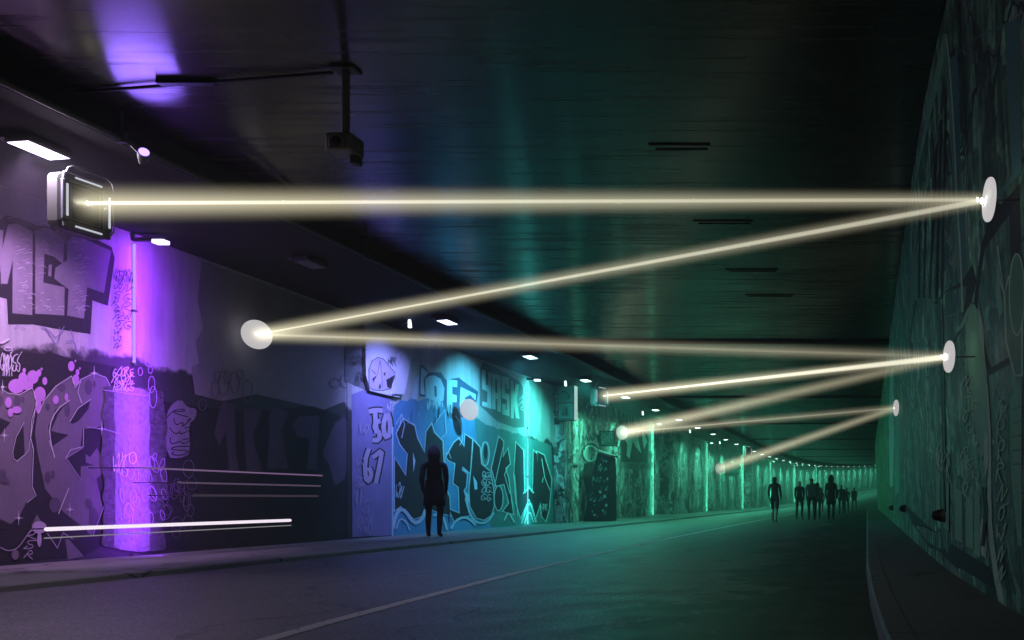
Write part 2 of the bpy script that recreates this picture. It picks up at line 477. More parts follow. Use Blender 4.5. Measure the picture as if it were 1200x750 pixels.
def P_(k, c, **kw): M[k] = paint('spray_' + k, c, **kw)
P_('s_black', (.016, .015, .018), var=.5); P_('s_grey', (.21, .20, .22), var=.5, scale=5); P_('s_pale', (.55, .54, .56), var=.2)
P_('s_lilac', (.42, .34, .46), var=.25); P_('s_plum', (.085, .065, .095), var=.5, scale=2); P_('s_mauve', (.15, .125, .155), var=.35, scale=2.5)
P_('s_blue', (.08, .26, .42), var=.5, scale=1.5); P_('s_navy', (.035, .085, .14), var=.4); P_('s_sky', (.45, .60, .68), var=.3); P_('s_mint', (.50, .60, .57), var=.25)
P_('s_violet', (.22, .19, .36), var=.3); P_('s_dim', (.055, .05, .065), var=.5, scale=2); P_('s_slab', (.13, .145, .14), var=.45)
P_('s_pink', (.50, .22, .56), var=.25); P_('s_bay', (.27, .265, .27), var=.35, scale=1.2); P_('s_teal', (.07, .20, .19), var=.4); P_('s_green', (.18, .46, .28), var=.4, scale=2); P_('s_leaf', (.09, .26, .15), var=.5); P_('s_line', (.38, .62, .46), var=.3)

mm2, t = mat('spray_mottled')
nz = t.noise(t.coords((1, 12, 9)), 1.6, 5, .7)
t.bsdf(t.ramp(nz, [(.30, .10), (.42, .19), (.68, .27)]), .7, 0, .4, nz, .6, .02); M['s_mott'] = mm2
mm2, t = mat('spray_mottled_dark')
nz = t.noise(t.coords((1, 9, 14)), 1.3, 5, .7)
t.bsdf(t.ramp(nz, [(.30, .03), (.5, .07), (.68, .12)]), .7, 0, .4, nz, .6, .02); M['s_mott2'] = mm2
rnd = random.Random(3)
# silver block letters, top left
p = Piece('graffiti_lettering', LEFT, onleft, ['s_black', 's_grey', 's_pale', 's_violet', 's_lilac'], (0, 230, 4.41))
p.poly('s_black', [(-60, 110), (0, 120), (30, 98), (70, 104), (165, 136), (182, 150), (235, 145), (292, 172), (312, 142), (420, 185), (575, 262), (592, 320), (556, 566), (476, 538), (466, 712), (320, 690), (170, 662), (40, 662), (34, 530), (-60, 505)])
p.poly('s_grey', [(-60, 170), (15, 175), (8, 300), (-5, 440), (-60, 420)])
p.poly('s_grey', [(40, 146), (80, 140), (167, 180), (165, 614), (62, 604), (64, 330), (36, 452), (2, 452), (5, 290)])
p.poly('s_grey', [(180, 182), (220, 164), (262, 168), (330, 232), (324, 352), (278, 312), (228, 298), (222, 446), (332, 470), (330, 616), (180, 606)])
p.poly('s_grey', [(250, 355), (266, 352), (262, 415), (246, 410)])
p.poly('s_grey', [(345, 330), (345, 240), (370, 205), (440, 222), (500, 250), (574, 282), (562, 340), (535, 500), (448, 470), (432, 632), (345, 616), (352, 480), (278, 425), (284, 370)])
for _ in range(150):
    cx = rnd.choice([rnd.uniform(75, 155), rnd.uniform(190, 240), rnd.uniform(190, 320), rnd.uniform(365, 425)]); cy = rnd.uniform(220, 600)
    if 200 < cx < 345 and 290 < cy < 480: continue
    L_ = rnd.uniform(12, 42); p.stroke(rnd.choice(['s_pale', 's_lilac', 's_lilac']), [(cx, cy), (cx + L_ * .5, cy + rnd.uniform(-8, 2)), (cx + L_, cy + rnd.uniform(-12, 12))], rnd.uniform(1.2, 3.0))
p.stroke('s_pale', [(40, 112), (70, 104), (165, 136), (182, 150), (235, 146), (300, 182)], 3, False, 1)
p.done('silver block letters ACI with thick black outline')
# drawn loops under them and the tag on the dark band
p = Piece('graffiti_tag', LEFT, onleft, ['s_violet', 's_pale', 's_black'], (0, 380, 4.69), .02)
p.stroke('s_violet', [(235, 10), (275, 75), (300, 118), (320, 60), (318, 15)], 4, False, 2)
p.stroke('s_violet', [(215, 12), (262, 30), (300, 85), (345, 10)], 4, False, 2)
p.stroke('s_violet', [(352, 95), (395, 88), (408, 120), (420, 180), (395, 90), (380, 30)], 5, False, 2)
p.stroke('s_violet', [(70, 20), (90, 5), (130, 25)], 3, False, 1)
for k in range(7):
    x0 = rnd.uniform(-20, 85); p.stroke('s_pale', [(x0, 160 + rnd.uniform(-10, 20)), (x0 + 8, 220), (x0 + rnd.uniform(-8, 14), 285)], 4, False, 1)
p.tagline('s_pale', -15, 165, 115, 100, 5, 4.5, rnd)
p.ell(None, 's_pale', (35, 135), 22, 10, 4)
p.stroke('s_pale', [(-10, 100), (20, 95), (40, 78)], 8, False, 1)
p.done('white tag on the dark band below the silver letters')

# big spiky letters near the ground, left
T2 = (0, 380, 4.69)
def t3(x, y): return ((x / 5.0) * 4.69, (520 + y / 5.0 - 380) * 4.69)   # lower close-up into the same frame
p = Piece('graffiti_lettering', LEFT, onleft, ['s_black', 's_mauve', 's_lilac', 's_plum', 's_pale', 's_violet', 's_pink'], T2)
p.poly('s_black', [(-120, 190), (20, 160), (60, 180), (120, 150), (250, 165), (265, 150), (390, 190), (540, 215), (640, 235), (640, 420), (600, 640), (640, 800), (640, 1170), (470, 1268), (-120, 1330)])
body1 = [(-120, 370), (0, 355), (35, 378), (100, 386), (170, 350), (196, 432), (168, 520), (160, 620), (176, 690), t3(180, 250), t3(203, 303), t3(150, 345), t3(112, 425), t3(60, 470), t3(0, 440), t3(-120, 380)]
p.poly('s_mauve', body1)
body2 = [(203, 492), (235, 420), (300, 340), (386, 284), (406, 346), (440, 302), (510, 268), (575, 292), (604, 350), (600, 440), (618, 490), (560, 560), (505, 570), (452, 575), (440, 672), t3(480, 22), t3(380, 84), t3(470, 216), t3(472, 132), t3(545, 128), t3(600, 370), t3(534, 542), t3(490, 492), t3(370, 400), t3(262, 262), (203, 700), (190, 600)]
p.poly('s_mauve', body2)
p.poly('s_mauve', [t3(500, 60), t3(525, 80), t3(565, 25), t3(590, 70), t3(610, 65), t3(625, 150), t3(560, 210), t3(545, 125), t3(500, 110)])
for pts in ([t3(180, 480), t3(215, 415), t3(265, 500), t3(215, 530)], [t3(380, 560), t3(400, 560), t3(490, 660), t3(395, 680)]):
    p.poly('s_mauve', pts)
p.poly('s_black', [(-60, 500), (0, 515), (55, 540), (0, 605), (-60, 600)])
p.poly('s_black', [(124, 538), (80, 620), (62, 700), t3(70, 85), t3(92, 102), t3(140, 62), (132, 690)])
p.poly('s_black', [(376, 416), (300, 472), (262, 562), (272, 655), (292, 738), (286, 670), (374, 608), (300, 592), (278, 585), (318, 490)])
p.poly('s_black', [(375, 537), (420, 462), (492, 412), (484, 465), (432, 528), (400, 547)])
p.poly('s_black', [(440, 300), (420, 370), (440, 430), (424, 372)])
for (x, y, a, b) in [(90, 425, 18, 33), (120, 415, 11, 18), (336, 350, 22, 22), (482, 345, 22, 42), (515, 330, 9, 18), (0, 420, 14, 30), (365, 470, 16, 40), (258, 455, 14, 20)]:
    p.ell('s_plum', None, (x, y), a, b)
for (x, y, a, b) in [(275, 195, 17, 32), (305, 180, 12, 22), (318, 360, 32, 42), (12, 190, 20, 40), (38, 220, 13, 18), (518, 350, 16, 28), (545, 430, 22, 55)]:
    q = t3(x, y); p.ell('s_plum', None, q, a, b)
for (x, y, a, b) in [(85, 340, 45, 40), (120, 298, 24, 34), (175, 290, 32, 38), (145, 335, 32, 28), (213, 385, 33, 42), (205, 445, 16, 46), (386, 230, 18, 28), (240, 312, 14, 22), (127, 254, 9, 14), (208, 268, 13, 20), (222, 246, 6, 8), (420, 264, 10, 18), (410, 305, 19, 30), (408, 202, 5, 7), (432, 243, 5, 7), (50, 485, 15, 24), (85, 470, 26, 20), (300, 415, 16, 24), (358, 400, 10, 22), (38, 430, 18, 30)]:
    p.ell('s_pink', None, (x, y), a, b)
p.stroke('s_pale', body1[1:12], 3.4)
p.stroke('s_pale', body2[0:11] , 3.4)
p.stroke('s_pale', [(124, 538), (80, 620), (62, 700), t3(70, 85), t3(92, 102), t3(140, 62), (150, 690), (192, 430)], 3)
p.stroke('s_pale', [(376, 416), (300, 472), (262, 562), (272, 655), (292, 732)], 5, False, 1)
p.stroke('s_pale', [(375, 537), (420, 462), (492, 412)], 4)
p.stroke('s_pale', [(438, 300), (420, 372), (442, 432)], 4)
p.stroke('s_pale', [(452, 575), (450, 672), (380, 690), (352, 738)], 3)
p.stroke('s_lilac', [t3(480, 22), t3(380, 84), t3(470, 216)], 3)
p.stroke('s_pale', [t3(396, 258), t3(334, 412)], 4)
p.stroke('s_pale', [t3(280, -20), t3(312, 78)], 4)
p.stroke('s_lilac', [t3(270, 525), t3(328, 612), t3(362, 522), t3(420, 560)], 4)
p.stroke('s_lilac', [t3(534, 542), t3(600, 370)], 4)
p.stroke('s_lilac', [t3(-20, 600), t3(40, 632), t3(100, 610), t3(140, 550), t3(190, 480)], 4, False, 2)
for (x, y) in [(510, 268), (552, 575), (15, 610), (5, 345), t3(100, 435), t3(400, 385)]:
    for dx, dy in ((26, 0), (0, 40)):
        p.stroke('s_pale', [(x - dx, y - dy), (x, y), (x + dx, y + dy)], [1.0, 4.5, 1.0])
    p.ell('s_pale', None, (x, y), 7, 9)
p.stroke('s_lilac', [(470, 565), (560, 575), (650, 602)], 3.5); p.stroke('s_lilac', [(552, 360), (680, 378), (800, 392)], 4)
p.tagline('s_lilac', t3(135, 510)[0], t3(0, 510)[1], 45, 160, 3, 4, rnd, True)
p.ell('s_lilac', None, t3(220, 490), 40, 34); p.ell('s_lilac', None, t3(220, 560), 12, 42); p.ell('s_mauve', None, t3(78, 650), 20, 28)
p.done('big spiky grey letters with pink bubbles and sparkle marks')

# tags on the purple column
p = Piece('graffiti_tag', LEFT, onleft, ['s_black', 's_lilac', 's_pale'], (0, 230, 4.41), .02)
p.tagline('s_black', 585, 385, 95, 60, 5, 3.4, rnd)
p.tagline('s_black', 572, 455, 34, 340, 9, 4.0, rnd, True)
p.tagline('s_black', 618, 455, 40, 240, 5, 3.2, rnd, True)
p.done('column of small black tags beside the purple light')
p = Piece('graffiti_patch', LEFT, onleft, ['s_mott', 's_mott2'], (0, 0, 1), .0185)  # mottled paint, paler in the middle to imitate the column's wash
edge_l = [(119 + rnd.uniform(-3, 3), y) for y in range(450, 652, 12)]; edge_r = [(192 + rnd.uniform(-4, 4), y) for y in range(648, 448, -12)]
p.shape('s_mott2', None, edge_l + edge_r, 1, 2)
edge_l = [(133 + rnd.uniform(-1.5, 1.5), y) for y in range(452, 652, 12)]; edge_r = [(174 + rnd.uniform(-1.5, 1.5), y) for y in range(648, 450, -12)]
p.shape('s_mott', None, edge_l + edge_r, 1, 2); p.done('rough pale patch under the purple light')
p = Piece('graffiti_tag', LEFT, onleft, ['s_black', 's_lilac', 's_pale'], T2, .021)
for i in range(3): p.tagline('s_pale', 608, 240 + i * 42, 112, 46, 5, 4.2, rnd)
for (x, y, a, b) in [(800, 190, 16, 40), (835, 180, 14, 38), (815, 250, 12, 20), (822, 330, 18, 45), (760, 260, 12, 22), (830, 400, 20, 60)]:
    p.ell(None, 's_lilac', (x, y), a, b, 3.2)
p.stroke('s_lilac', [(705, 165), (735, 130), (715, 205), (735, 180)], 4)
for i in range(26):
    x, y = rnd.uniform(640, 900), rnd.uniform(690, 1090); p.ell(None, 's_lilac', (x, y), rnd.uniform(9, 24), rnd.uniform(18, 46), 3.0, 14, rnd.uniform(-.4, .4))
p.tagline('s_pale', 600, 720, 85, 120, 3, 4, rnd)
p.ell(None, 's_pale', (715, 735), 20, 32, 4)
p.done('looping lilac scribbles over the purple-lit strip')

# dark bay: faint large letters
TD = (160, 420, 3.408)
def onb(q): return ((q[0] - 160) * 3.408, (q[1] - 420) * 3.408)
p = Piece('graffiti_lettering', LEFT, onleft, ['s_dim', 's_plum', 's_mauve', 's_black', 's_grey', 's_bay'], TD)
p.poly('s_bay', [onb(q) for q in ((236, 306), (406, 367), (404, 470), (380, 480), (300, 462), (260, 470), (228, 462), (224, 430), (233, 425), (229, 400), (238, 385), (231, 350))])  # same plaster, darkened in colour to imitate the unlit bay's shade
p.poly('s_black', [(40, 160), (260, 195), (430, 215), (700, 190), (830, 235), (835, 640), (830, 730), (30, 770)])
for pts in ([(340, 170), (390, 180), (395, 380), (410, 450), (370, 450), (355, 290), (330, 345), (310, 300)],
            [(425, 195), (500, 205), (490, 240), (465, 300), (470, 350), (500, 450), (440, 450), (430, 330)],
            [(545, 190), (605, 215), (575, 290), (605, 440), (520, 440), (530, 300), (525, 240)],
            [(620, 265), (650, 230), (730, 230), (725, 300), (715, 450), (680, 440), (690, 320), (640, 310)],
            [(740, 380), (790, 260), (830, 230), (860, 350), (830, 480), (790, 510), (770, 430)]):
    p.shape('s_plum', 's_dim', pts, 4)
p.shape('s_grey', None, [(110, 260), (130, 190), (175, 160), (200, 195), (240, 200), (235, 240), (205, 260), (215, 380), (170, 400), (120, 395)], 3, 1)
p.tagline('s_black', 125, 200, 70, 190, 5, 4, rnd, True)
for (x, y, a, b) in [(312, 125, 16, 34), (345, 100, 20, 48), (390, 95, 18, 44), (360, 75, 14, 26), (410, 65, 12, 20), (205, 440, 22, 34), (260, 185, 16, 22), (440, 130, 20, 44), (320, 70, 12, 18), (790, 100, 22, 18), (830, 90, 18, 26)]:
    p.ell(None, 's_mauve', (x, y), a, b, 3)
for i in range(26):
    x = rnd.uniform(20, 230); y = rnd.uniform(470, 690); p.ell(None, 's_mauve', (x, y), rnd.uniform(10, 24), rnd.uniform(20, 40), 2.4, 14)
p.done('faint dark purple letters in the unlit bay')

# pilaster: hooded head, TSO and 67
def onpil(x, y): return onleft(x, y, XL + .015)
T5 = (400, 370, 5.0)
def t7(x, y): return (x / 4.6875 * 5, (480 + y / 4.6875 - 370) * 5)
p = Piece('graffiti_lettering', LEFT, onpil, ['s_violet', 's_black', 's_lilac', 's_pale', 's_navy', 's_plum'], T5)
p.poly('s_violet', [(60, 460), (150, 430), (240, 455), (300, 440), (298, 700), t7(290, 250), t7(282, 690), t7(60, 700), (60, 700)])
for (st) in ([(160, 562), (205, 552), (240, 556)], [(196, 560), (200, 620), (206, 690)], [(228, 615), (198, 625), (194, 662), (226, 690), (218, 730), (182, 728)],
             [(262, 575), (244, 640), (254, 712), (282, 700), (286, 620), (270, 572)]):
    p.stroke('s_black', st, 44, False, 1)
for (st) in ([(160, 562), (205, 552), (240, 556)], [(196, 560), (200, 620), (206, 690)], [(228, 615), (198, 625), (194, 662), (226, 690), (218, 730), (182, 728)],
             [(262, 575), (244, 640), (254, 712), (282, 700), (286, 620), (270, 572)]):
    p.stroke('s_lilac', st, 27, False, 1)
six = [t7(150, 215), t7(128, 280), t7(132, 380), t7(152, 395), t7(165, 350), t7(150, 318)]
sev = [t7(172, 262), t7(222, 222), t7(212, 290), t7(188, 405)]
for st in (six, sev): p.stroke('s_black', st, 42, False, 1)
for st in (six, sev): p.stroke('s_lilac', st, 26, False, 1)
p.tagline('s_pale', 265, 505, 34, 50, 2, 4, rnd)
p.done('bubble letters TSO and 67 down the violet pilaster')
p = Piece('graffiti_tag', LEFT, onpil, ['s_black', 's_lilac'], T5, .03)
p.tagline('s_black', 48, 235, 78, 55, 4, 3.2, rnd); p.tagline('s_black', 78, 330, 70, 65, 4, 3.2, rnd); p.stroke('s_black', [(90, 190), (115, 175), (138, 195)], 2.5, False, 1)
p.tagline('s_black', 270, 242, 48, 50, 3, 3.2, rnd)
for (a, b, c, d) in [(85, 75, 40, 60), (75, 265, 38, 40), (62, 370, 50, 50), (70, 420, 28, 110), (105, 480, 34, 90), (75, 590, 28, 70), (105, 600, 50, 80)]:
    x0, y0 = t7(a, b); x1, y1 = t7(a + c, b + d); p.tagline('s_lilac', x0, y0, x1 - x0, y1 - y0, 1 if c < 45 else 2, 3.2, rnd)
p.done('thin tags running down the pilaster')
p = Piece('graffiti_patch', LEFT, onpil, ['s_slab', 's_pale', 's_white' if 's_white' in M else 's_pale'], (400, 370, 5.0), .0)
p.mats = ['s_slab', 's_pale']; p.names = {'s_slab': 0, 's_pale': 1}
p.poly('s_slab', [(25, 60), (150, 30), (150, 440), (20, 385)]); p.poly('s_pale', [(150, 20), (300, 85), (300, 450), (240, 440), (150, 420)])
p.done('bare white plaster at the top of the pilaster')

# sloped concrete haunch that stands out at the top of the pilaster
def slab(pts, X, th):
    h = MB(); A = [onleft(x, y, X) for x, y in pts]; n_ = len(A); B = [v + Vector((-th, 0, 0)) for v in A]
    h.add(A + B, [tuple(reversed(range(n_))), tuple(range(n_, 2 * n_))] + [(i, (i + 1) % n_, (i + 1) % n_ + n_, i + n_) for i in range(n_)]); return h
o = slab([(428, 378), (479, 399), (468, 466), (434, 458), (429, 440)], XL + .09, .07).build('haunch', M['s_pale'], LEFT); o['label'] = 'pale sloped concrete haunch above the pilaster'
o = slab([(473, 396), (486, 402), (474, 462), (461, 462)], XL + .13, .11).build('haunch_edge', M['s_pale'], LEFT)

def onhaunch(x, y): return onleft(x, y, XL + .09)
p = Piece('graffiti_character', LEFT, onhaunch, ['s_violet', 's_black', 's_lilac'], T5)
p.shape('s_lilac', 's_black', [(162, 420), (160, 320), (178, 265), (212, 244), (244, 252), (285, 300), (320, 342), (300, 380), (290, 425), (240, 440), (190, 435)], 4)
p.poly('s_black', [(262, 375), (318, 344), (300, 395), (288, 425), (268, 418)])
p.stroke('s_black', [(225, 262), (212, 340), (180, 395)], 3); p.stroke('s_black', [(225, 262), (235, 330), (240, 420)], 3)
p.poly('s_black', [(180, 370), (198, 352), (202, 362), (186, 390)]); p.poly('s_black', [(246, 335), (258, 330), (256, 350), (247, 352)])
p.poly('s_black', [(218, 410), (228, 395), (232, 425), (219, 430)]); p.stroke('s_black', [(176, 318), (200, 342)], 5)
p.tagline('s_black', 270, 242, 48, 50, 3, 3.2, rnd)
p.done('hooded mask shape sprayed on the pale haunch')

# blue mural
T4 = (450, 410, 5.714)
def t45(x, y): return ((440 + x / 5.36 - 450) * 5.714, (500 + y / 5.36 - 410) * 5.714)
def px(x, y): return ((x - 450) * 5.714, (y - 410) * 5.714)
p = Piece('graffiti_mural', LEFT, onleft, ['s_blue', 's_black', 's_sky', 's_navy', 's_mint', 's_slab', 's_teal', 's_pale'], T4)
p.poly('s_slab', [(640, 130), (665, 82), (760, 125), (905, 210), (930, 250), (940, 520), (870, 520), (760, 480), (640, 372)])
field = [(60, 380), (110, 335), (150, 345), (185, 320), (230, 345), (290, 318), (340, 330), (400, 345), (420, 375), (500, 395), (600, 440), (680, 500), (760, 520), (850, 550), (900, 560), (960, 590), (1040, 610), (1120, 640), px(648, 560), px(648, 614), px(460, 629), px(459, 500)]
p.poly('s_blue', field)
p.poly('s_teal', [(600, 440), (680, 500), (760, 520), (850, 550), (900, 560), (960, 590), (1040, 610), (1120, 640), px(648, 560), px(648, 614), px(575, 618), px(565, 560)])
# upper word
p.poly('s_navy', [(235, 310), (238, 105), (255, 95), (300, 150), (380, 150), (412, 200), (500, 185), (530, 210), (630, 280), (620, 345), (560, 420), (480, 480), (420, 440), (395, 350), (290, 320)])
p.poly('s_sky', [(185, 328), (205, 205), (232, 168), (226, 300), (222, 330)])
p.poly('s_sky', [(242, 295), (247, 115), (296, 153), (262, 195), (272, 300)])
p.poly('s_sky', [(278, 318), (274, 192), (300, 176), (335, 170), (378, 194), (404, 258), (396, 340), (360, 352), (330, 340)])
p.poly('s_navy', [(334, 240), (350, 246), (352, 310), (338, 320)])
p.poly('s_sky', [(420, 196), (490, 206), (488, 250), (456, 246), (456, 296), (486, 304), (484, 350), (456, 350), (454, 420), (418, 410)])
p.poly('s_sky', [(504, 380), (512, 248), (545, 265), (614, 298), (612, 340), (575, 300), (540, 318), (536, 400)])
for _ in range(18):
    x = rnd.uniform(280, 400); p.stroke('s_sky', [(x, 330 + rnd.uniform(-5, 20)), (x + rnd.uniform(-10, 10), 380 + rnd.uniform(-20, 20))], rnd.uniform(2, 6))
# block word
Yl = [(655, 130), (680, 140), (680, 230), (696, 240), (696, 148), (717, 156), (717, 396), (655, 374), (655, 345), (690, 352), (690, 280), (655, 260)]
Al = [(722, 158), (778, 170), (783, 420), (757, 410), (757, 330), (745, 326), (745, 402), (722, 394)]
Sl = [(786, 176), (836, 186), (838, 262), (815, 256), (815, 226), (808, 224), (808, 288), (838, 300), (838, 446), (790, 430), (790, 360), (813, 366), (813, 400), (820, 402), (820, 335), (786, 322)]
Kl = [(846, 205), (866, 215), (868, 300), (880, 225), (902, 235), (888, 330), (906, 462), (881, 456), (868, 370), (866, 460), (848, 455)]
for q in (Yl, Al, Sl, Kl): p.poly('s_mint', q)
p.poly('s_navy', [(743, 192), (757, 196), (757, 290), (743, 286)])
p.tagline('s_pale', 905, 300, 34, 110, 3, 4, rnd, True); p.tagline('s_pale', 740, 490, 50, 40, 3, 4, rnd); p.tagline('s_pale', 850, 530, 45, 30, 3, 4, rnd)
# black letters with pale outline
B1 = [px(*q) for q in [(462, 537), (475, 558), (477, 532), (468, 520), (464, 508), (472, 491), (485, 499), (488, 513), (497, 531), (499, 506), (505, 497), (508, 507), (518, 517), (519, 540), (522, 572), (526, 583), (527, 604), (512, 600), (500, 595), (495, 604), (485, 608), (474, 600), (469, 593), (462, 598)]]
B2 = [t45(*q) for q in [(440, 190), (490, 100), (520, 75), (555, 130), (560, 50), (605, 80), (590, 290), (545, 252), (538, 272), (572, 296), (565, 380), (550, 400), (592, 556), (540, 565), (495, 600), (460, 520), (525, 545), (520, 380), (486, 355), (498, 230), (455, 210)]]
B3 = [t45(*q) for q in [(612, 85), (652, 130), (660, 235), (692, 262), (716, 280), (736, 390), (740, 500), (722, 556), (680, 585), (632, 572), (592, 500), (586, 400), (600, 250)]]
B4 = [t45(*q) for q in [(772, 66), (800, 92), (796, 195), (828, 140), (842, 232), (812, 262), (832, 330), (862, 550), (800, 530), (836, 480), (806, 360), (756, 372), (738, 300), (726, 262)]]
B5 = [t45(*q) for q in [(880, 100), (926, 150), (932, 420), (962, 382), (985, 415), (990, 150), (1010, 170), (1035, 470), (1002, 575), (962, 450), (908, 572), (882, 480), (868, 300)]]
B6 = [t45(*q) for q in [(1012, 158), (1056, 180), (1102, 330), (1086, 520), (1066, 592), (1042, 562), (1036, 490), (1022, 400)]]
for q in (B1, B2, B3, B4, B5, B6): p.stroke('s_sky' if q in (B1, B2) else 's_mint', q, 13, True)
for q in (B1, B2, B3, B4, B5, B6): p.poly('s_black', q)
p.ell('s_black', 's_mint', t45(770, 450), 30, 84, 6); p.ell('s_teal', 's_mint', t45(686, 170), 26, 80, 8)
p.ell('s_black', None, t45(688, 160), 12, 52)
p.poly('s_sky', [t45(230, 160), t45(246, 215), t45(234, 285)]); p.poly('s_sky', [t45(610, 308), t45(634, 350), t45(636, 392), t45(618, 396)])
p.poly('s_sky', [t45(538, 250), t45(590, 292), t45(560, 285)]); p.poly('s_sky', [t45(548, 395), t45(588, 430), t45(576, 500)])
p.stroke('s_black', [t45(440, 420), t45(455, 520), t45(460, 600)], 6)
for q in ([t45(1040, 200), t45(1060, 320), t45(1092, 400)], [t45(1050, 320), t45(1044, 350)], [t45(800, 120), t45(770, 250), t45(740, 390)], [t45(870, 300), t45(880, 430), t45(890, 560)], [t45(830, 250), t45(806, 300), t45(840, 420)], [t45(430, 170), t45(455, 160), t45(470, 200)], [t45(432, 200), t45(430, 380), t45(462, 440)]):
    p.stroke('s_mint', q, 5)
for q, w_ in (([t45(105, 640), t45(120, 560), t45(150, 515), t45(185, 530), t45(235, 610), t45(285, 590), t45(310, 520)], 22), ([t45(125, 640), t45(150, 570), t45(190, 600), t45(210, 650)], 10),
              ([t45(360, 560), t45(400, 540), t45(430, 590), t45(445, 650)], 16), ([t45(470, 640), t45(500, 590), t45(545, 568), t45(590, 580), t45(625, 620)], 16), ([t45(560, 450), t45(590, 560), t45(640, 610), t45(700, 600), t45(740, 540)], 12),
              ([t45(925, 420), t45(962, 380), t45(990, 418)], 9), ([t45(912, 610), t45(962, 450), t45(1005, 600)], 12), ([t45(930, 610), t45(962, 520), t45(990, 600)], 9), ([t45(805, 590), t45(830, 530), t45(868, 600)], 10)):
    p.stroke('s_sky' if q[0][0] < px(560, 0)[0] else 's_mint', q, w_, False, 1)
p.stroke('s_sky', [px(459, 500), px(459, 560), px(459, 628)], 10)
p.tagline('s_sky', t45(122, 360)[0], t45(0, 360)[1], 44, 100, 2, 4, rnd)
for i in range(4): p.tagline('s_mint', t45(655, 0)[0], t45(0, 280 + i * 48)[1], 62, 44, 2, 4, rnd)
p.tagline('s_mint', t45(1036, 0)[0], t45(0, 485)[1], 40, 40, 3, 3, rnd)
for pts in ([(470, 440), (500, 480), (520, 600), (500, 640)], [(70, 500), (110, 430), (130, 500), (110, 590)], [(330, 500), (400, 400), (410, 560), (380, 590)]):
    p.stroke('s_sky', pts, 5)
for _ in range(26):
    x = rnd.uniform(90, 620); y = 360 + rnd.uniform(0, 90); p.stroke(rnd.choice(['s_sky', 's_navy', 's_teal']), [(x, y), (x + rnd.uniform(-8, 8), y + rnd.uniform(20, 70))], rnd.uniform(2, 7))
p.done('blue mural of tall black letters with pale outlines below the words UDEN and YASK')

# wall beyond the mural: black and white animal-like spikes, white band
T6 = (640, 430, 3.947)
p = Piece('graffiti_mural', LEFT, onleft, ['s_black', 's_mint', 's_teal', 's_slab'], T6)
p.poly('s_black', [(346, 290), (440, 270), (472, 330), (470, 442), (348, 440)])
p.poly('s_mint', [(352, 300), (400, 270), (440, 290), (425, 330), (440, 400), (415, 370), (400, 345), (385, 425), (372, 410), (375, 360)])
p.poly('s_mint', [(440, 275), (468, 345), (452, 380), (445, 330)])
p.poly('s_slab', [(345, 440), (486, 444), (486, 476), (345, 470)])
p.tagline('s_black', 380, 445, 95, 26, 7, 3, rnd)
for x in (80, 110, 165, 185, 205, 230): p.stroke('s_black', [(x, 315 + rnd.uniform(-10, 10)), (x + 10, 345), (x + 22, 312)], 5, False, 1)
p.poly('s_black', [(75, 448), (145, 452), (145, 466), (75, 462)])
p.poly('s_black', [(172, 445), (240, 450), (230, 470), (205, 560), (188, 600), (172, 520)])
p.ell(None, 's_black', (205, 400), 40, 45, 6); p.ell(None, 's_mint', (205, 400), 28, 35, 5)
p.done('black and white spiky mural with a white band below it')

# right wall mural
p = Piece('graffiti_mural', RIGHT, onright, ['s_leaf', 's_green', 's_line', 's_black', 's_plum', 's_pale', 's_teal'], (0, 0, 1), .004, True)
p.poly('s_leaf', [(1109, 40), (1113, 70), (1121, 230), (1128, 365), (1110, 372), (1092, 352), (1068, 356), (1066, 290), (1070, 205), (1084, 150), (1090, 128)])
p.poly('s_teal', [(1113, 70), (1150, 40), (1196, 20), (1198, 200), (1170, 235), (1128, 365), (1121, 230)])
p.poly('s_black', [(1196, 215), (1174, 240), (1164, 232), (1158, 262), (1150, 290), (1145, 330), (1140, 380), (1160, 440), (1196, 420)])
p.poly('s_black', [(1128, 330), (1110, 340), (1095, 355), (1072, 352), (1066, 400), (1068, 430), (1100, 425), (1120, 400), (1134, 372), (1145, 330), (1140, 310)])
for x0, x1 in ((1098, 1090), (1104, 1097), (1109, 1104), (1088, 1083), (1081, 1077)):
    p.stroke('s_black', [(x0, 110 + (1110 - x0) * 5), ((x0 + x1) / 2, 240), (x1, 350)], 2.4)
p.stroke('s_green', [(1109, 40), (1099, 92), (1090, 128), (1084, 160), (1077, 190), (1070, 232), (1068, 300)], [6, 7, 6, 4, 3, 2, 2], False, 1)
p.stroke('s_line', [(1110, 45), (1114, 80), (1119, 160), (1122, 233), (1126, 290), (1129, 366)], 2.0, False, 1)
p.stroke('s_green', [(1099, 92), (1103, 140)], [4, 1])
p.shape('s_leaf', 's_line', [(1170, 288), (1173, 330), (1178, 345), (1180, 400), (1190, 440), (1199, 440), (1199, 330), (1190, 318), (1183, 325), (1178, 345)], 2)
p.shape('s_green', None, [(1171, 290), (1174, 345), (1177, 362), (1172, 375), (1168, 345)], 1)
p.ell('s_leaf', 's_line', (1193, 345), 9, 48, 1.5)
p.poly('s_green', [(1138, 355), (1150, 365), (1158, 440), (1160, 520), (1150, 540), (1140, 470), (1132, 400)])
p.poly('s_line', [(1148, 355), (1154, 385), (1155, 420), (1149, 390)])
p.stroke('s_green', [(1122, 388), (1130, 380), (1136, 362), (1144, 358)], 4, False, 1)
p.stroke('s_line', [(1158, 450), (1162, 520), (1160, 600), (1166, 660), (1175, 705)], [2, 3, 5, 6, 7], False, 1)
p.poly('s_green', [(1185, 470), (1199, 440), (1199, 640), (1195, 640), (1186, 560)])
for i in range(5): p.stroke('s_leaf', [(1188, 480 + i * 16), (1199, 476 + i * 17)], 2)
p.poly('s_black', [(1060, 590), (1090, 618), (1120, 640), (1160, 664), (1168, 690), (1130, 668), (1120, 664), (1100, 645), (1090, 642), (1070, 614)])
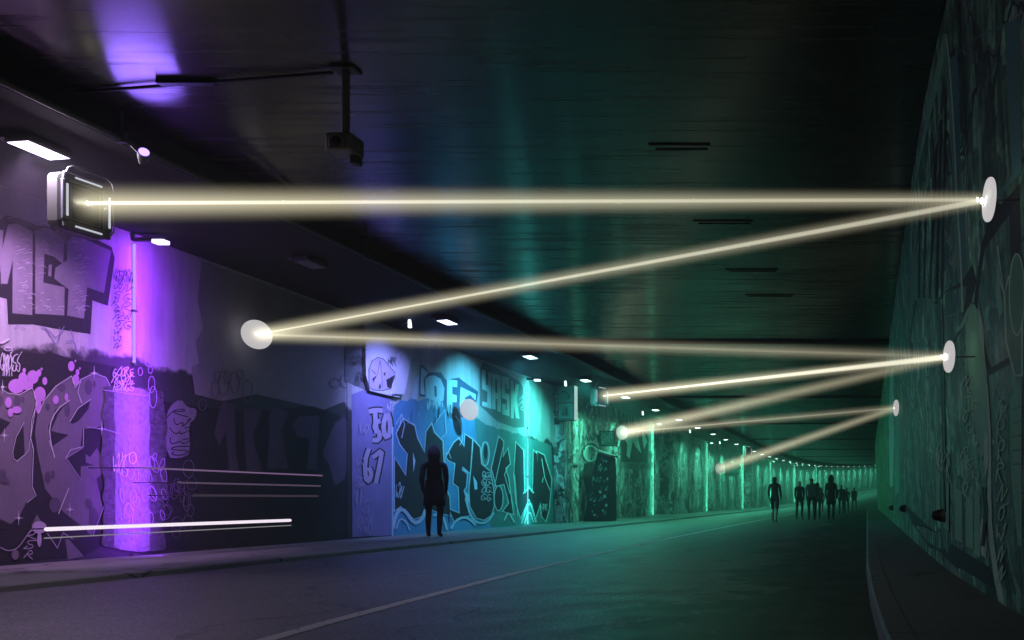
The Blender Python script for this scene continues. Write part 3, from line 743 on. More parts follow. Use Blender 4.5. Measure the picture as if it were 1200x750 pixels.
for x, y0, y1, w_ in ((1120, 570, 632, 9), (1133, 580, 640, 9), (1143, 575, 650, 7), (1107, 560, 618, 6), (1098, 550, 606, 5)):
    p.poly('s_green', [(x, y0), (x + w_, y0 + 6), (x + w_, y1 + 4), (x, y1)])
p.poly('s_line', [(1152, 606), (1156, 612), (1158, 640), (1157, 654), (1151, 650), (1150, 618)])
p.poly('s_line', [(1156, 505), (1160, 512), (1160, 545), (1156, 560), (1154, 530)])
for i in range(9):
    y = 470 + i * 24; p.tagline('s_line', 1168 + (i % 3), y, 9, 22, 1, 1.3, rnd)
for i in range(10):
    x = 1128 + (i % 3) * 6; p.tagline('s_line', x, 440 + i * 14, 7, 13, 1, 1.1, rnd)
for i in range(5): p.tagline('s_line', 1098 + i * 3, 520 + i * 4, 5, 26, 1, .9, rnd)
p.stroke('s_black', [(1104, 350), (1106, 440), (1109, 600)], 1.6)
p.stroke('s_black', [(1155, 570), (1158, 600), (1154, 640)], 3)
p.done('tall green mural with a pale arch line and drips')
# the bright vertical strip further down the right wall
p = Piece('graffiti_patch', RIGHT, onright, ['s_line', 's_green'], (0, 0, 1), .004, True)
p.poly('s_line', [(1043, 440), (1047, 430), (1048, 520), (1046, 590), (1043, 590), (1042, 520)]); p.poly('s_green', [(1049, 470), (1054, 470), (1054, 580), (1049, 585)])
p.done('pale vertical painted strips')

# ------------------------------------------------------------------ lamps under the soffit
LCOL = {0: (.74, .36, 1.0), 2: (.25, .28, 1.0), 3: (.10, .62, .95), 4: (.07, .82, .72)}
GREEN = (.09, .80, .47)
XLAMP, ZLAMP = -8.78, 4.57
lampface = {}
def face_mat(k, on=1.0):
    c = LCOL.get(k, GREEN); key = c
    if key not in lampface:
        lampface[key] = glow('lamp_face', tuple(.45 * a + .55 for a in c), 5.0)
    return lampface[key]
M['lens_off'] = paint('lens_off', (.20, .20, .21), .35, .2)
proto = {}
def make_lamp(Y, k, label):
    p0 = pt(XLAMP, Y, ZLAMP)
    e = empty('wall_washer_lamp', p0, label, 'lamp', 'wall washer lamps under the soffit')
    b = MB(); b.box((0, 0, .045), (.26, .50, .07), None, .02); b.box((0, 0, .005), (.25, .48, .012)); o = b.build('housing', M['darkmetal'], e)
    f_ = MB(); f_.quad((-.11, -.23, -.004), (-.11, .23, -.004), (.11, .23, -.004), (.11, -.23, -.004))
    o2 = f_.build('lens', M['lens_off'] if k == 1 else face_mat(k), e)
    br = MB(); br.tube([(0, -.12, .08), (0, -.12, .11)], .02); br.tube([(0, .12, .08), (0, .12, .11)], .02); br.build('bracket', M['darkmetal'], e)
    bx = MB(); bx.box((-.14, -.22, .07), (.10, .12, .08)); bx.build('driver_box', M['darkmetal'], e)
    e.rotation_euler = (0, R(-4), 0)
    return e
def add_light(name, kind, loc, energy, color, parent=None, **kw):
    l = bpy.data.lights.new(name, kind); l.energy = energy; l.color = color
    for k_, v in kw.items(): setattr(l, k_, v)
    o = bpy.data.objects.new(name, l); col.objects.link(o); o.location = loc
    return o
def aim(o, target):
    d = Vector(target) - o.location; o.rotation_euler = d.to_track_quat('-Z', 'Y').to_euler()
LABELS = {0: 'glaring lilac-white lamp above the silver block letters', 1: 'unlit lamp hanging over the dark bay', 2: 'blue-white lamp just right of the pale haunch',
          3: 'cyan-white lamp over the block word YASK', 4: 'pale teal lamp above the telephone sign', 5: 'small teal lamp above the second floodlight', 6: 'small green lamp above the black and white spiky mural',
          7: 'dim green lamp over the dark recess'}
POWER = {0: 70, 2: 45, 3: 60, 4: 130, 7: 12}
SPOT = {0: 800, 2: 620, 3: 680, 4: 560, 7: 40}
ORD = ['first', 'second', 'third', 'fourth', 'fifth', 'sixth', 'seventh', 'eighth', 'ninth', 'tenth', 'eleventh', 'twelfth', 'thirteenth', 'fourteenth', 'fifteenth', 'sixteenth', 'seventeenth', 'eighteenth', 'nineteenth', 'twentieth', 'twenty-first', 'twenty-second', 'twenty-third', 'twenty-fourth', 'twenty-fifth', 'twenty-sixth', 'twenty-seventh', 'twenty-eighth', 'twenty-ninth', 'thirtieth', 'thirty-first']
NL = 38
for k in range(NL):
    Y = 9.05 + 4.4 * k
    lab = LABELS.get(k) or ('green lamp under the soffit, %s one beyond the dark recess' % ORD[k - 8])
    e = make_lamp(Y, k, lab)
    if k == 1: continue
    L = add_light('wash_light', 'AREA', pt(XLAMP - .02, Y, ZLAMP - .03), POWER.get(k, 140 if k < 8 else 105), LCOL.get(k, GREEN) if k else (.88, .72, 1.0), shape='RECTANGLE', size=.22, size_y=.46)
    L.rotation_euler = (0, R(-14), 0)
    if k != 1:
        L = add_light('wash_spot', 'SPOT', pt(XLAMP - .1, Y, ZLAMP - .04), SPOT.get(k, 500), LCOL.get(k, GREEN), spot_size=R(66), spot_blend=.7, shadow_soft_size=.08)
        aim(L, pt(XL, Y, 2.9) if k else pt(XL, 10.4, 2.4))
        if k in (2, 3, 4): L.data.spot_size = R(88 if k == 2 else 104); L.data.spot_blend = 1.0
        if k == 2: aim(L, pt(XL, 18.5, 2.5))
        if k == 0: L.data.spot_size = R(80)

# ------------------------------------------------------------------ glowing columns on the wall
def tube_mat(name, c, s): return glow(name, c, s)
COLS = [(12.2, (.25, .03, .95), 'tall purple light column beside the silver letters'), (26.35, (.03, .62, .66), 'cyan light column right of the block word YASK'), (41.8, (.03, .80, .42), 'green light column just before the dark recess'),
        (55.9, (.03, .80, .42), 'green light column, first beyond the dark recess'), (71.4, (.03, .80, .42), 'green light column, second beyond the dark recess'), (86.5, (.03, .80, .42), 'green light column, third beyond the dark recess'),
        (101.5, (.03, .80, .42), 'green light column, fourth beyond the dark recess'), (116.5, (.03, .8, .42), 'green light column, fifth and farthest beyond the dark recess')]
for i, (Y, c, lab) in enumerate(COLS):
    base = pt(XL, Y, ZP)
    e = empty('light_column', base, lab, 'light', 'glowing light columns on the wall')
    r = .018; H = ZW - ZP - .15; off = .024; far = .42 if i == 0 else .33
    tb = MB(); tb.tube([(off, 0, 2.75 if i == 0 else .03), (off, 0, H)], r, 10)
    tb.build('glowing_tube', glow('tube_glow', tuple(.8 * q + .16 for q in c), 1.5 if i == 0 else 1.3), e)
    cp = MB(); cp.box((far / 2, 0, H + .06), (far + .1, .06, .05)); cp.box((off / 2, 0, .015), (off + .06, .10, .03))
    for z in ((2.74, 3.5) if i == 0 else (1.5, 3.0)): cp.box((off, 0, z), (.05, .06, .03))
    cp.build('bracket', M['darkmetal'], e)
    hd = MB(); hd.box((far, -.02, H + .02), (.16, .12, .05)); hd.build('head_lamp', glow('head_glow', tuple(.5 * q + .4 for q in c), 4.0), e)
    # unseen strip light added off the wall to widen the column's wash
    L = add_light('column_light', 'AREA', pt(XL + far, Y, ZP + H / 2), (80 if i == 0 else 38), c, shape='RECTANGLE', size=.05, size_y=H, spread=R(170))
    L.rotation_euler = (R(90), 0, R(90))

# small spot fittings on arms
SP = [(18.0, (.45, .6, 1), 'tiny blue-white spotlight left of the blue-white lamp'), (27.3, GREEN, 'tiny spotlight above the telephone sign'), (36.7, GREEN, 'tiny spotlight on an arm above the green column'), (46.5, GREEN, 'tiny spotlight beyond the dark recess'), (55.9, GREEN, 'tiny spotlight above the first green column past the recess')]
for (Y, c, lab) in SP:
    e = empty('spotlight', pt(-9.65, Y, ZW), lab, 'lamp', 'tiny spotlights under the soffit')
    a = MB(); a.tube([(0, 0, 0), (0, 0, -.05), (-.15, -.02, -.12)], .012, 6); a.build('arm', M['darkmetal'], e)
    a = MB(); a.tube([(.0, 0, -.02), (.02, -.02, -.18)], [.03, .04], 8); a.build('housing', glow('spot_glow', tuple(.5 * q + .4 for q in c), 3.0), e)

# ------------------------------------------------------------------ floodlights, discs, beams
M['flood_body'] = paint('flood_body', (.085, .082, .078), .5, .25, 4, .2)
M['flood_glass'] = paint('flood_glass', (.12, .125, .14), .45, .2, 4, .0, .3)
M['reflector'] = paint('reflector', (.30, .31, .32), .3, .25, 6, .5)
M['flood_led'] = glow('flood_led', (1, .93, .68), .45)
M['strip_led'] = glow('strip_led', (.85, .88, 1.0), .55)
def make_flood(loc, rz, label, k=1.0):
    e = empty('floodlight', loc, label, 'floodlight', 'square floodlights on the wall')
    e.rotation_euler = (0, 0, rz); e.scale = (k, k, k)
    W_, Hh = .64, .74
    b = MB(); b.box((-.14, 0, 0), (.24, W_, Hh), None, .09); b.build('housing', M['flood_body'], e)
    fr = MB()
    for (yy, zz, sy, sz) in ((0, Hh / 2 - .05, W_ - .04, .09), (0, -Hh / 2 + .05, W_ - .04, .09), (W_ / 2 - .05, 0, .09, Hh - .2), (-W_ / 2 + .05, 0, .09, Hh - .2)):
        fr.box((.0, yy, zz), (.05, sy, sz), None, .02)
    fr.build('front_frame', M['flood_glass'], e)
    rf = MB()
    for k in range(4):
        a, b_ = .46 - k * .09, .54 - k * .1; x = -.012 - k * .018
        for (yy, zz, sy, sz) in ((0, b_ / 2, a, .012), (0, -b_ / 2, a, .012), (a / 2, 0, .012, b_), (-a / 2, 0, .012, b_)): rf.box((x, yy, zz), (.02, sy, sz))
    rf.box((-.075, 0, 0), (.01, .48, .56)); rf.build('reflector', M['reflector'], e)
    ld = MB(); ld.box((-.055, .0, 0), (.02, .26, .32), None, .04); ld.build('led', M['flood_led'], e)
    for (yy, zz, sy, sz) in ((0, Hh / 2 - .05, .34, .022), (0, -Hh / 2 + .05, .34, .022), (-W_ / 2 + .05, 0, .022, .42), (W_ / 2 - .05, 0, .022, .42)):
        s_ = MB(); s_.box((.03, yy, zz), (.012, sy, sz)); s_.build('light_strip', M['strip_led'], e)
    h_ = MB()
    h_.tube([(.0, -.27, .33), (.05, -.27, .42), (.05, -.22, .45), (.05, .22, .45), (.05, .29, .40), (.05, .31, .3), (.05, .31, -.25), (.02, .28, -.32)], .011, 6)
    h_.build('handle', M['greymetal'], e)
    k_ = MB(); k_.tube([(-.2, 0, Hh / 2 - .01), (-.2, 0, (ZW + .05 - loc.z) / k)], .03, 8); k_.box((-.2, 0, Hh / 2 + .02), (.1, .2, .04)); k_.build('bracket', M['black'], e)
    return e
def ray(x, y, Y): return Vector(((x - VX) * Y / F, Y, (VY - y) * Y / F + CAMZ))
fl1 = ray(102, 242, 9.35)
fl2 = ray(705, 465, 28.0)
fl3 = ray(877, 529, 58.0)
make_flood(fl1, R(-8), 'large square floodlight above the silver letters throwing the widest beam', .82)
f2 = make_flood(fl2, R(-25), 'pinkish square floodlight right of the telephone sign', .92)
f3 = make_flood(fl3, R(-35), 'small faint square floodlight farthest along the wall')

# translucent-looking frosted discs; their own emission imitates caught beam light
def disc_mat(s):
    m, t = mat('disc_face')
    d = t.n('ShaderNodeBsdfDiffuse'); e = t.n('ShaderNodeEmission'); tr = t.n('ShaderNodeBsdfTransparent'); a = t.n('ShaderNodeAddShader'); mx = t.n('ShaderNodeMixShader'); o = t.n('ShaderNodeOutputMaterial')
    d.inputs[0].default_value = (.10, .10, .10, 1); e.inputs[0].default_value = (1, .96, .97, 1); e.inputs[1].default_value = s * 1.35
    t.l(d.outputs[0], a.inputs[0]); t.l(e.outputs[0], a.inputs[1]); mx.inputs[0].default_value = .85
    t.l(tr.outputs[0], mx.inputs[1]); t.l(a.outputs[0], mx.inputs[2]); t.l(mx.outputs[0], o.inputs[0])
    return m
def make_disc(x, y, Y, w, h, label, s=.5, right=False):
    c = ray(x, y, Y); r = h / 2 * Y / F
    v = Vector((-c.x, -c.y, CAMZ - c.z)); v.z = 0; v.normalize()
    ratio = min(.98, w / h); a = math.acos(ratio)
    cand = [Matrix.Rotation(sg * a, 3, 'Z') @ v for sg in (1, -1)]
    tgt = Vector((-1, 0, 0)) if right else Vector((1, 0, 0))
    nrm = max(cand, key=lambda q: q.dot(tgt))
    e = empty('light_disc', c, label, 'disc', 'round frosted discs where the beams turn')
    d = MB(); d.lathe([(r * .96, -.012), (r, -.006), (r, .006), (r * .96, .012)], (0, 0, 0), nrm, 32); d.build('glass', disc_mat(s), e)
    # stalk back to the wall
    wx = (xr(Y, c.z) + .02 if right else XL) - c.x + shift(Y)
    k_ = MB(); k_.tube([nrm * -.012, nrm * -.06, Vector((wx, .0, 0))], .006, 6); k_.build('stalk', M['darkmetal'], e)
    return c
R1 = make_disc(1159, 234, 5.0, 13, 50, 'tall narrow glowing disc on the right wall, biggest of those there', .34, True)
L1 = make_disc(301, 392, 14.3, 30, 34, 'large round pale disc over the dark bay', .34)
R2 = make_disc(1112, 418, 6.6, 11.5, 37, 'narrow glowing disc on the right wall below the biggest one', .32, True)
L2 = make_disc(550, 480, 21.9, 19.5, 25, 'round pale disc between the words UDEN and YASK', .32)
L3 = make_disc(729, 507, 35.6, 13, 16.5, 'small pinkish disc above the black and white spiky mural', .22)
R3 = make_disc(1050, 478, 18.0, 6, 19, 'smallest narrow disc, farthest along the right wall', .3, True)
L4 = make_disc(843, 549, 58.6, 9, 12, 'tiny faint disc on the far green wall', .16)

BK = .5
def beam(a, b, ra, rb, sa, sb, core, label, rc=.011):
    """lit dust in the light's path: a long cone of faintly glowing air with a thin bright core"""
    a, b = Vector(a), Vector(b); d = (b - a).normalized(); a = a + d * .03; b = b - d * .05; d = b - a; L = d.length
    m, t = mat('lit_air')
    tc = t.n('ShaderNodeTexCoord'); sx = t.n('ShaderNodeSeparateXYZ'); t.l(tc.outputs['Object'], sx.inputs[0])
    u = t.math('MINIMUM', t.math('MAXIMUM', t.math('DIVIDE', sx.outputs[0], L), 0.0), 1.0)
    rad = t.math('ADD', t.math('MULTIPLY', u, rb - ra), ra)
    rr = t.math('SQRT', t.math('ADD', t.math('MULTIPLY', sx.outputs[1], sx.outputs[1]), t.math('MULTIPLY', sx.outputs[2], sx.outputs[2])))
    q = t.math('MAXIMUM', t.math('SUBTRACT', 1.0, t.math('DIVIDE', rr, rad)), 0.0)
    fall = t.math('POWER', q, 2.4)
    st = t.math('ADD', t.math('MULTIPLY', u, sb - sa), sa)
    st = t.math('MULTIPLY', t.math('DIVIDE', st, rad), BK)
    e = t.n('ShaderNodeEmission'); e.inputs[0].default_value = (1, .91, .62, 1); t.l(t.math('MINIMUM', t.math('MAXIMUM', t.math('MULTIPLY', fall, st), 0.0), 20.0), e.inputs[1])  # the cone emits by itself in place of light scattered in air
    o = t.n('ShaderNodeOutputMaterial'); t.l(e.outputs[0], o.inputs['Volume'])
    mb = MB(); mb.tube([(0, 0, 0), (L, 0, 0)], [ra, rb], 20)
    ob = mb.build('light_beam', m); ob.location = a
    ob.rotation_euler = d.to_track_quat('X', 'Z').to_euler()
    dx = [abs(q_) + .1 for q_ in d]
    m.cycles.volume_step_rate = max(.005, min(1.0, (.25 * (ra + rb) + .03) / (sum(dx) / 30.0)))
    tag(ob, label, 'light beam', 'light beams crossing the tunnel')
    if core > 0:
        m2, t = mat('beam_core_air'); e = t.n('ShaderNodeEmission'); e.inputs[0].default_value = (1, .96, .78, 1); e.inputs[1].default_value = core * BK / (2 * rc)
        o = t.n('ShaderNodeOutputMaterial'); t.l(e.outputs[0], o.inputs['Volume'])
        mb = MB(); mb.tube([(.02, 0, 0), (L - .02, 0, 0)], [rc * 1.3, rc * .7], 10); mb.build('beam_core', m2, ob)
    return ob
fa = Vector(fl1) + Vector((.0, -.02, .03))
beam(fa, R1, .27, .07, .85, .75, .5, 'widest cream beam from the large floodlight to the biggest narrow disc', .017)
beam(R1, L1, .07, .21, .45, .50, .35, 'cream beam slanting down from the biggest narrow disc to the large round disc', .014)
beam(L1, R2, .20, .08, .50, .40, .10, 'nearly level beam from the large round disc to the second narrow disc', .016)
beam(R2, fl2 + Vector((.1, -.1, .02)), .06, .35, .42, .28, .35, 'slanting beam from the second narrow disc to the pinkish floodlight', .02)
beam(R2, L3, .07, .45, .22, .30, .0, 'faint broad beam from the second narrow disc down to the small pinkish disc')
beam(L3, R3, .28, .14, .30, .22, .14, 'beam from the small pinkish disc to the smallest narrow disc', .022)
beam(R3, L4, .14, .60, .22, .22, .0, 'faint beam from the smallest narrow disc to the tiny far disc')

# ------------------------------------------------------------------ long light trails in front of the dark bay, built as glowing tubes
def trail(y0z, x0, x1, z, r, m, label, extra=None):
    Y0, Y1 = F * 9.7 / (VX - x0), F * 9.7 / (VX - x1)
    e = empty('light_bar', (-9.7, (Y0 + Y1) / 2, z), label, 'light bar', 'long light bars in front of the wall')
    mb = MB(); h = (Y1 - Y0) / 2
    mb.tube([(0, -h, 0), (0, -h + .02, 0), (0, h - .02, 0), (0, h, 0)], [r * .3, r, r, r * .3], 8); mb.build('glowing_tube', m, e)
    if extra:
        mb = MB(); mb.tube([(0, -h, -.105), (0, h, -.085)], .008, 6); mb.build('thin_tube', extra, e)
    mb = MB()
    for yy in (-h + .15, h - .15): mb.tube([(-.02, yy, 0), (-.75, yy, .0)], .008, 6)
    mb.build('bracket', M['black'], e)  # added brackets; a light trail has no mount
    return e
trail(0, 52, 341, .515, .024, glow('bar_white', (1, .88, 1), .85), 'brightest long white light bar low in front of the wall', glow('bar_thin', (.75, .7, .75), .28))
trail(0, 158, 378, 1.29, .012, glow('bar_lilac', (.62, .36, .75), .24), 'thin lilac light bar, uppermost of the three over the white bar')
trail(0, 208, 376, 1.105, .013, glow('bar_lilac2', (.5, .34, .60), .15), 'dimmer lilac light bar, middle of the three over the white bar')
trail(0, 225, 373, .925, .018, glow('bar_lilac3', (.42, .32, .5), .08), 'faintest grey-lilac light bar, lowest of the three over the white bar')

# ------------------------------------------------------------------ signs and boxes on the wall
e = empty('telephone_sign', (-10.04, 28.45, 3.5), 'tall box sign with a handset symbol, hung beside the dark pilaster', 'sign')
b = MB(); b.box((0, .15, .58), (.54, .28, 1.16), None, .02); b.build('box', M['darkmetal'], e)
P_('sign_green', (.07, .16, .14), var=.3); P_('sign_dark', (.02, .03, .03), var=.3); P_('sign_pale', (.16, .26, .24), var=.2)
for z in (.31, .86):
    f_ = MB(); f_.box((0, .002, z), (.46, .012, .48)); f_.box((0, -.008, z), (.36, .01, .38)); fo = f_.build('panel', M['sign_green'], e)
    ln = MB()
    for (a, c_, w_, h_) in ((0, .215, .44, .018), (0, -.215, .44, .018), (.21, 0, .018, .412), (-.21, 0, .018, .412)): ln.box((a, -.010, z + c_), (w_, .008, h_))
    ln.build('border', M['sign_pale'], fo)
    sy = MB()
    if z > .5:
        sy.tube([(-.12, -.02, z + .10), (-.02, -.022, z + .085), (.07, -.022, z + .01), (.11, -.02, z - .1)], [.025, .018, .018, .025], 8)
        sy.box((-.12, -.02, z + .075), (.06, .02, .07)); sy.box((.10, -.02, z - .11), (.07, .02, .06))
    else:
        sy.box((.02, -.02, z - .04), (.11, .02, .22)); sy.box((.02, -.02, z + .09), (.05, .02, .06)); sy.tube([(.02, -.02, z + .12), (-.06, -.02, z + .12), (-.1, -.02, z + .02)], .012, 6)
        sy.box((-.09, -.02, z - .09), (.06, .02, .12))
    sy.build('symbol', M['sign_dark'], fo)
b = MB(); b.box((.285, .15, .58), (.02, .26, 1.14)); b.build('edge_panel', glow('edge_glow', (.62, .95, .85), .55), e)
b = MB(); b.box((-.40, .15, .9), (.3, .05, .05)); b.box((-.40, .15, .3), (.3, .05, .05)); b.build('bracket', M['darkmetal'], e)

e = empty('notice_board', (-10.1, 33.2, 2.93), 'square framed notice covered in scribbles, below the pinkish floodlight', 'sign')
b = MB(); b.box((0, .03, .3), (.56, .05, .6), None, .01); b.build('board', M['sign_green'], e)
fr = MB()
for (a, c_, w_, h_) in ((0, .285, .6, .04), (0, -.285, .6, .04), (.28, 0, .04, .6), (-.28, 0, .04, .6)): fr.box((a, -.005, .3 + c_), (w_, .04, h_))
fr.build('frame', M['sign_dark'], e)
sc_ = MB()
for i in range(16):
    x, z = rnd.uniform(-.2, .2), rnd.uniform(.12, .48); sc_.tube([(x, -.008, z), (x + rnd.uniform(-.06, .06), -.008, z + .06), (x + rnd.uniform(-.06, .06), -.008, z + rnd.uniform(-.08, .08))], .010, 5)
sc_.build('scribble', M['s_mint'], e)
b = MB(); b.box((-.37, .04, .3), (.14, .05, .3)); b.build('bracket', M['darkmetal'], e)

e = empty('oval_sign', pt(-10.0, 63.3, 2.55), 'small oblong board with curved bottom near the tiny faint disc', 'sign')
b = MB(); pr = [(-.55, 1.0), (.45, 1.0), (.5, .1), (.25, .0), (-.2, .0), (-.5, .08)]
b.add([(x, 0, z) for x, z in pr] + [(x, .08, z) for x, z in pr], [tuple(range(6)), tuple(reversed(range(6, 12)))] + [(i, i + 6, (i + 1) % 6 + 6, (i + 1) % 6) for i in range(6)])
b.build('board', M['sign_green'], e)
b = MB(); b.box((0, -.01, .22), (.9, .02, .05)); b.box((0, -.01, .12), (.8, .02, .03)); b.build('stripe', M['sign_dark'], e)
b = MB(); b.box((-.5, .12, .5), (.2, .06, .06)); b.build('bracket', M['darkmetal'], e)

# tapering plinth-like cabinet covered in stickers
e = empty('sticker_cabinet', (-9.85, 31.2, ZP), 'tall dark tapering cabinet plastered with stickers, below the pinkish floodlight', 'cabinet')
b = MB()
bt = [(-.52, 0, 0), (.42, 0, 0), (.42, .9, 0), (-.52, .9, 0)]; tp = [(-.02, .05, 2.52), (.42, .05, 2.36), (.42, .8, 2.36), (-.02, .8, 2.52)]; md = [(-.16, .03, 1.9), (.44, .03, 1.9), (.44, .85, 1.9), (-.16, .85, 1.9)]
b.add(bt + md + tp, [(0, 1, 5, 4), (1, 2, 6, 5), (2, 3, 7, 6), (3, 0, 4, 7), (4, 5, 9, 8), (5, 6, 10, 9), (6, 7, 11, 10), (7, 4, 8, 11), (8, 9, 10, 11)])
b.build('body', M['black'], e)
b = MB(); b.box((.2, .4, 2.50), (.62, .95, .06), Matrix.Rotation(R(20), 3, 'Y')); b.build('lid', M['greymetal'], e)
st = MB(); st2 = MB()
for i in range(46):
    z = rnd.uniform(.1, 2.3); lo = -.48 + z * .17; x = rnd.uniform(lo + .05, .36); w_ = rnd.uniform(.03, .09)
    (st if i % 2 else st2).box((x, .03 * z / 1.9 - .012 - .0007 * i * .2, z), (w_, .004, rnd.uniform(.04, .12)), Matrix.Rotation(rnd.uniform(-.5, .5), 3, 'Y'))
o = st.build('stickers', [M['s_mint']], e); o['kind'] = 'stuff'
o = st2.build('stickers', [M['s_teal']], e); o['kind'] = 'stuff'

# dark unlit bulkhead lights along the right wall
for (x, y, r, lab) in ((1108, 604, .072, 'dark round wall fitting, nearest and biggest on the dim green wall'), (1062, 596, .085, 'dark round wall fitting, second along the dim green wall'), (1047, 595, .09, 'dark round wall fitting, third along the dim green wall')):
    c = onright(x, y)
    e = empty('bulkhead_light', c, lab, 'wall light', 'dark round fittings on the right wall')
    b = MB(); b.lathe([(r, 0), (r, -.03), (r * .8, -.05)], (0, 0, 0), (1, 0, 0), 16); b.build('base', M['darkmetal'], e)
    b = MB(); b.lathe([(r * .72, -.045), (r * .7, -.08), (r * .5, -.12), (r * .1, -.135)], (0, 0, 0), (1, 0, 0), 16); b.build('dome', M['black'], e)
    b = MB()
    for a in (0, 60, 120): b.tube([(-.04, r * math.cos(R(a)), r * math.sin(R(a))), (-.13, r * .6 * math.cos(R(a)), r * .6 * math.sin(R(a))), (-.145, 0, 0), (-.13, -r * .6 * math.cos(R(a)), -r * .6 * math.sin(R(a))), (-.04, -r * math.cos(R(a)), -r * math.sin(R(a)))], .008, 5)
    b.build('guard', M['black'], e)

# ------------------------------------------------------------------ ceiling fittings
cy = 8.12
e = empty('security_camera', (-4.96, cy, ZC), 'camera in a square housing on a post hanging from the ceiling', 'camera')
b = MB(); b.box((.0, 0, -.012), (.22, .16, .024)); b.build('mounting_plate', M['darkmetal'], e)
b = MB(); b.tube([(0, 0, -.02), (0, 0, -.66)], .035, 10); b.build('post', M['greymetal'], e)
b = MB(); b.box((.0, -.01, -.74), (.24, .22, .17), None, .02); b.build('housing', M['greymetal'], e)
b = MB(); b.tube([(-.07, -.13, -.80), (-.07, -.135, -.72), (-.04, -.135, -.69), (.02, -.135, -.69), (.05, -.135, -.72), (.05, -.13, -.80)], .012, 6); b.build('window_rim', M['greymetal'], e)
b = MB(); b.lathe([(.045, 0), (.045, .02), (.03, .03)], (-.01, -.125, -.75), (0, -1, 0), 12); b.build('lens', M['black'], e)
b = MB(); b.box((.07, .05, -.86), (.06, .1, .08)); b.build('bracket', M['darkmetal'], e)

e = empty('conduit', (-7.9, 8.2, ZC), 'dark conduit running across the ceiling to the hanging camera', 'conduit')
b = MB(); b.tube([(0, .33, -.03), (1.4, .14, -.03), (2.8, -.06, -.03)], .016, 8); b.build('pipe', M['black'], e)
b = MB(); b.box((1.25, .14, -.025), (.55, .07, .045)); b.build('junction_box', M['black'], e)
for (Y, x0, x1) in ((9.85, 760, 832), (12.55, 812, 882), (15.2, 850, 912), (17.1, 873, 930)):
    X0, X1 = (x0 - VX) * Y / F, (x1 - VX) * Y / F
    b = MB(); b.box(((X0 + X1) / 2, Y, ZC - .005), (X1 - X0, .03, .012)); b.box(((X0 + X1) / 2, Y + .14, ZC - .004), (X1 - X0 - .1, .02, .01))
    o = b.build('ceiling_slot', M['soffit'])
    tag(o, {9.85: 'nearest dark slot strip on the ceiling, above the widest beam', 12.55: 'dark slot strip on the ceiling just below the widest beam', 15.2: 'third dark slot strip on the ceiling from the camera', 17.1: 'farthest dark slot strip on the ceiling'}[Y], 'ceiling strip', 'dark slot strips on the ceiling')

e = empty('cable_pipe', (-7.86, 0, ZW), 'dark pipe running the length of the soffit edge with hangers', 'pipe')
b = MB(); b.tube([pt(0, Y, .0) for Y in YS if -8 <= Y <= 120], .035, 8); b.build('pipe', M['darkmetal'], e)
for Y in (9.0, 13.4, 17.8, 22.2, 26.6, 31.0):
    b = MB(); b.tube([(0, Y, .3), (0, Y, .04)], .014, 6); b.box((0, Y, .01), (.1, .05, .1)); b.build('hanger', M['darkmetal'], e)

up = pt(-7.72, 9.1, 4.52)  # lamp added to put a violet-blue streak on the ceiling
e = empty('ceiling_uplight', up, 'small dark fitting under the soffit pipe washing the ceiling violet-blue', 'lamp')
b = MB(); b.tube([(-.14, 0, .14), (-.06, 0, .06), (0, 0, 0)], .014, 6); b.build('arm', M['darkmetal'], e)
b = MB(); b.tube([(-.05, .05, -.05), (.0, 0, 0), (.06, -.06, .025)], [.03, .05, .055], 12); b.build('housing', M['darkmetal'], e)
b = MB(); b.lathe([(.046, 0), (.046, .006)], (.063, -.063, .027), (1, -1, .35), 12); b.build('lens', glow('uplight_lens', (.3, .2, 1), 3.0), e)
L = add_light('uplight_beam', 'SPOT', up + Vector((.14, -.14, .06)), 33, (.26, .14, 1.0), spot_size=R(75), spot_blend=1.0, shadow_soft_size=.30)
aim(L, (-6.45, 7.6, ZC))

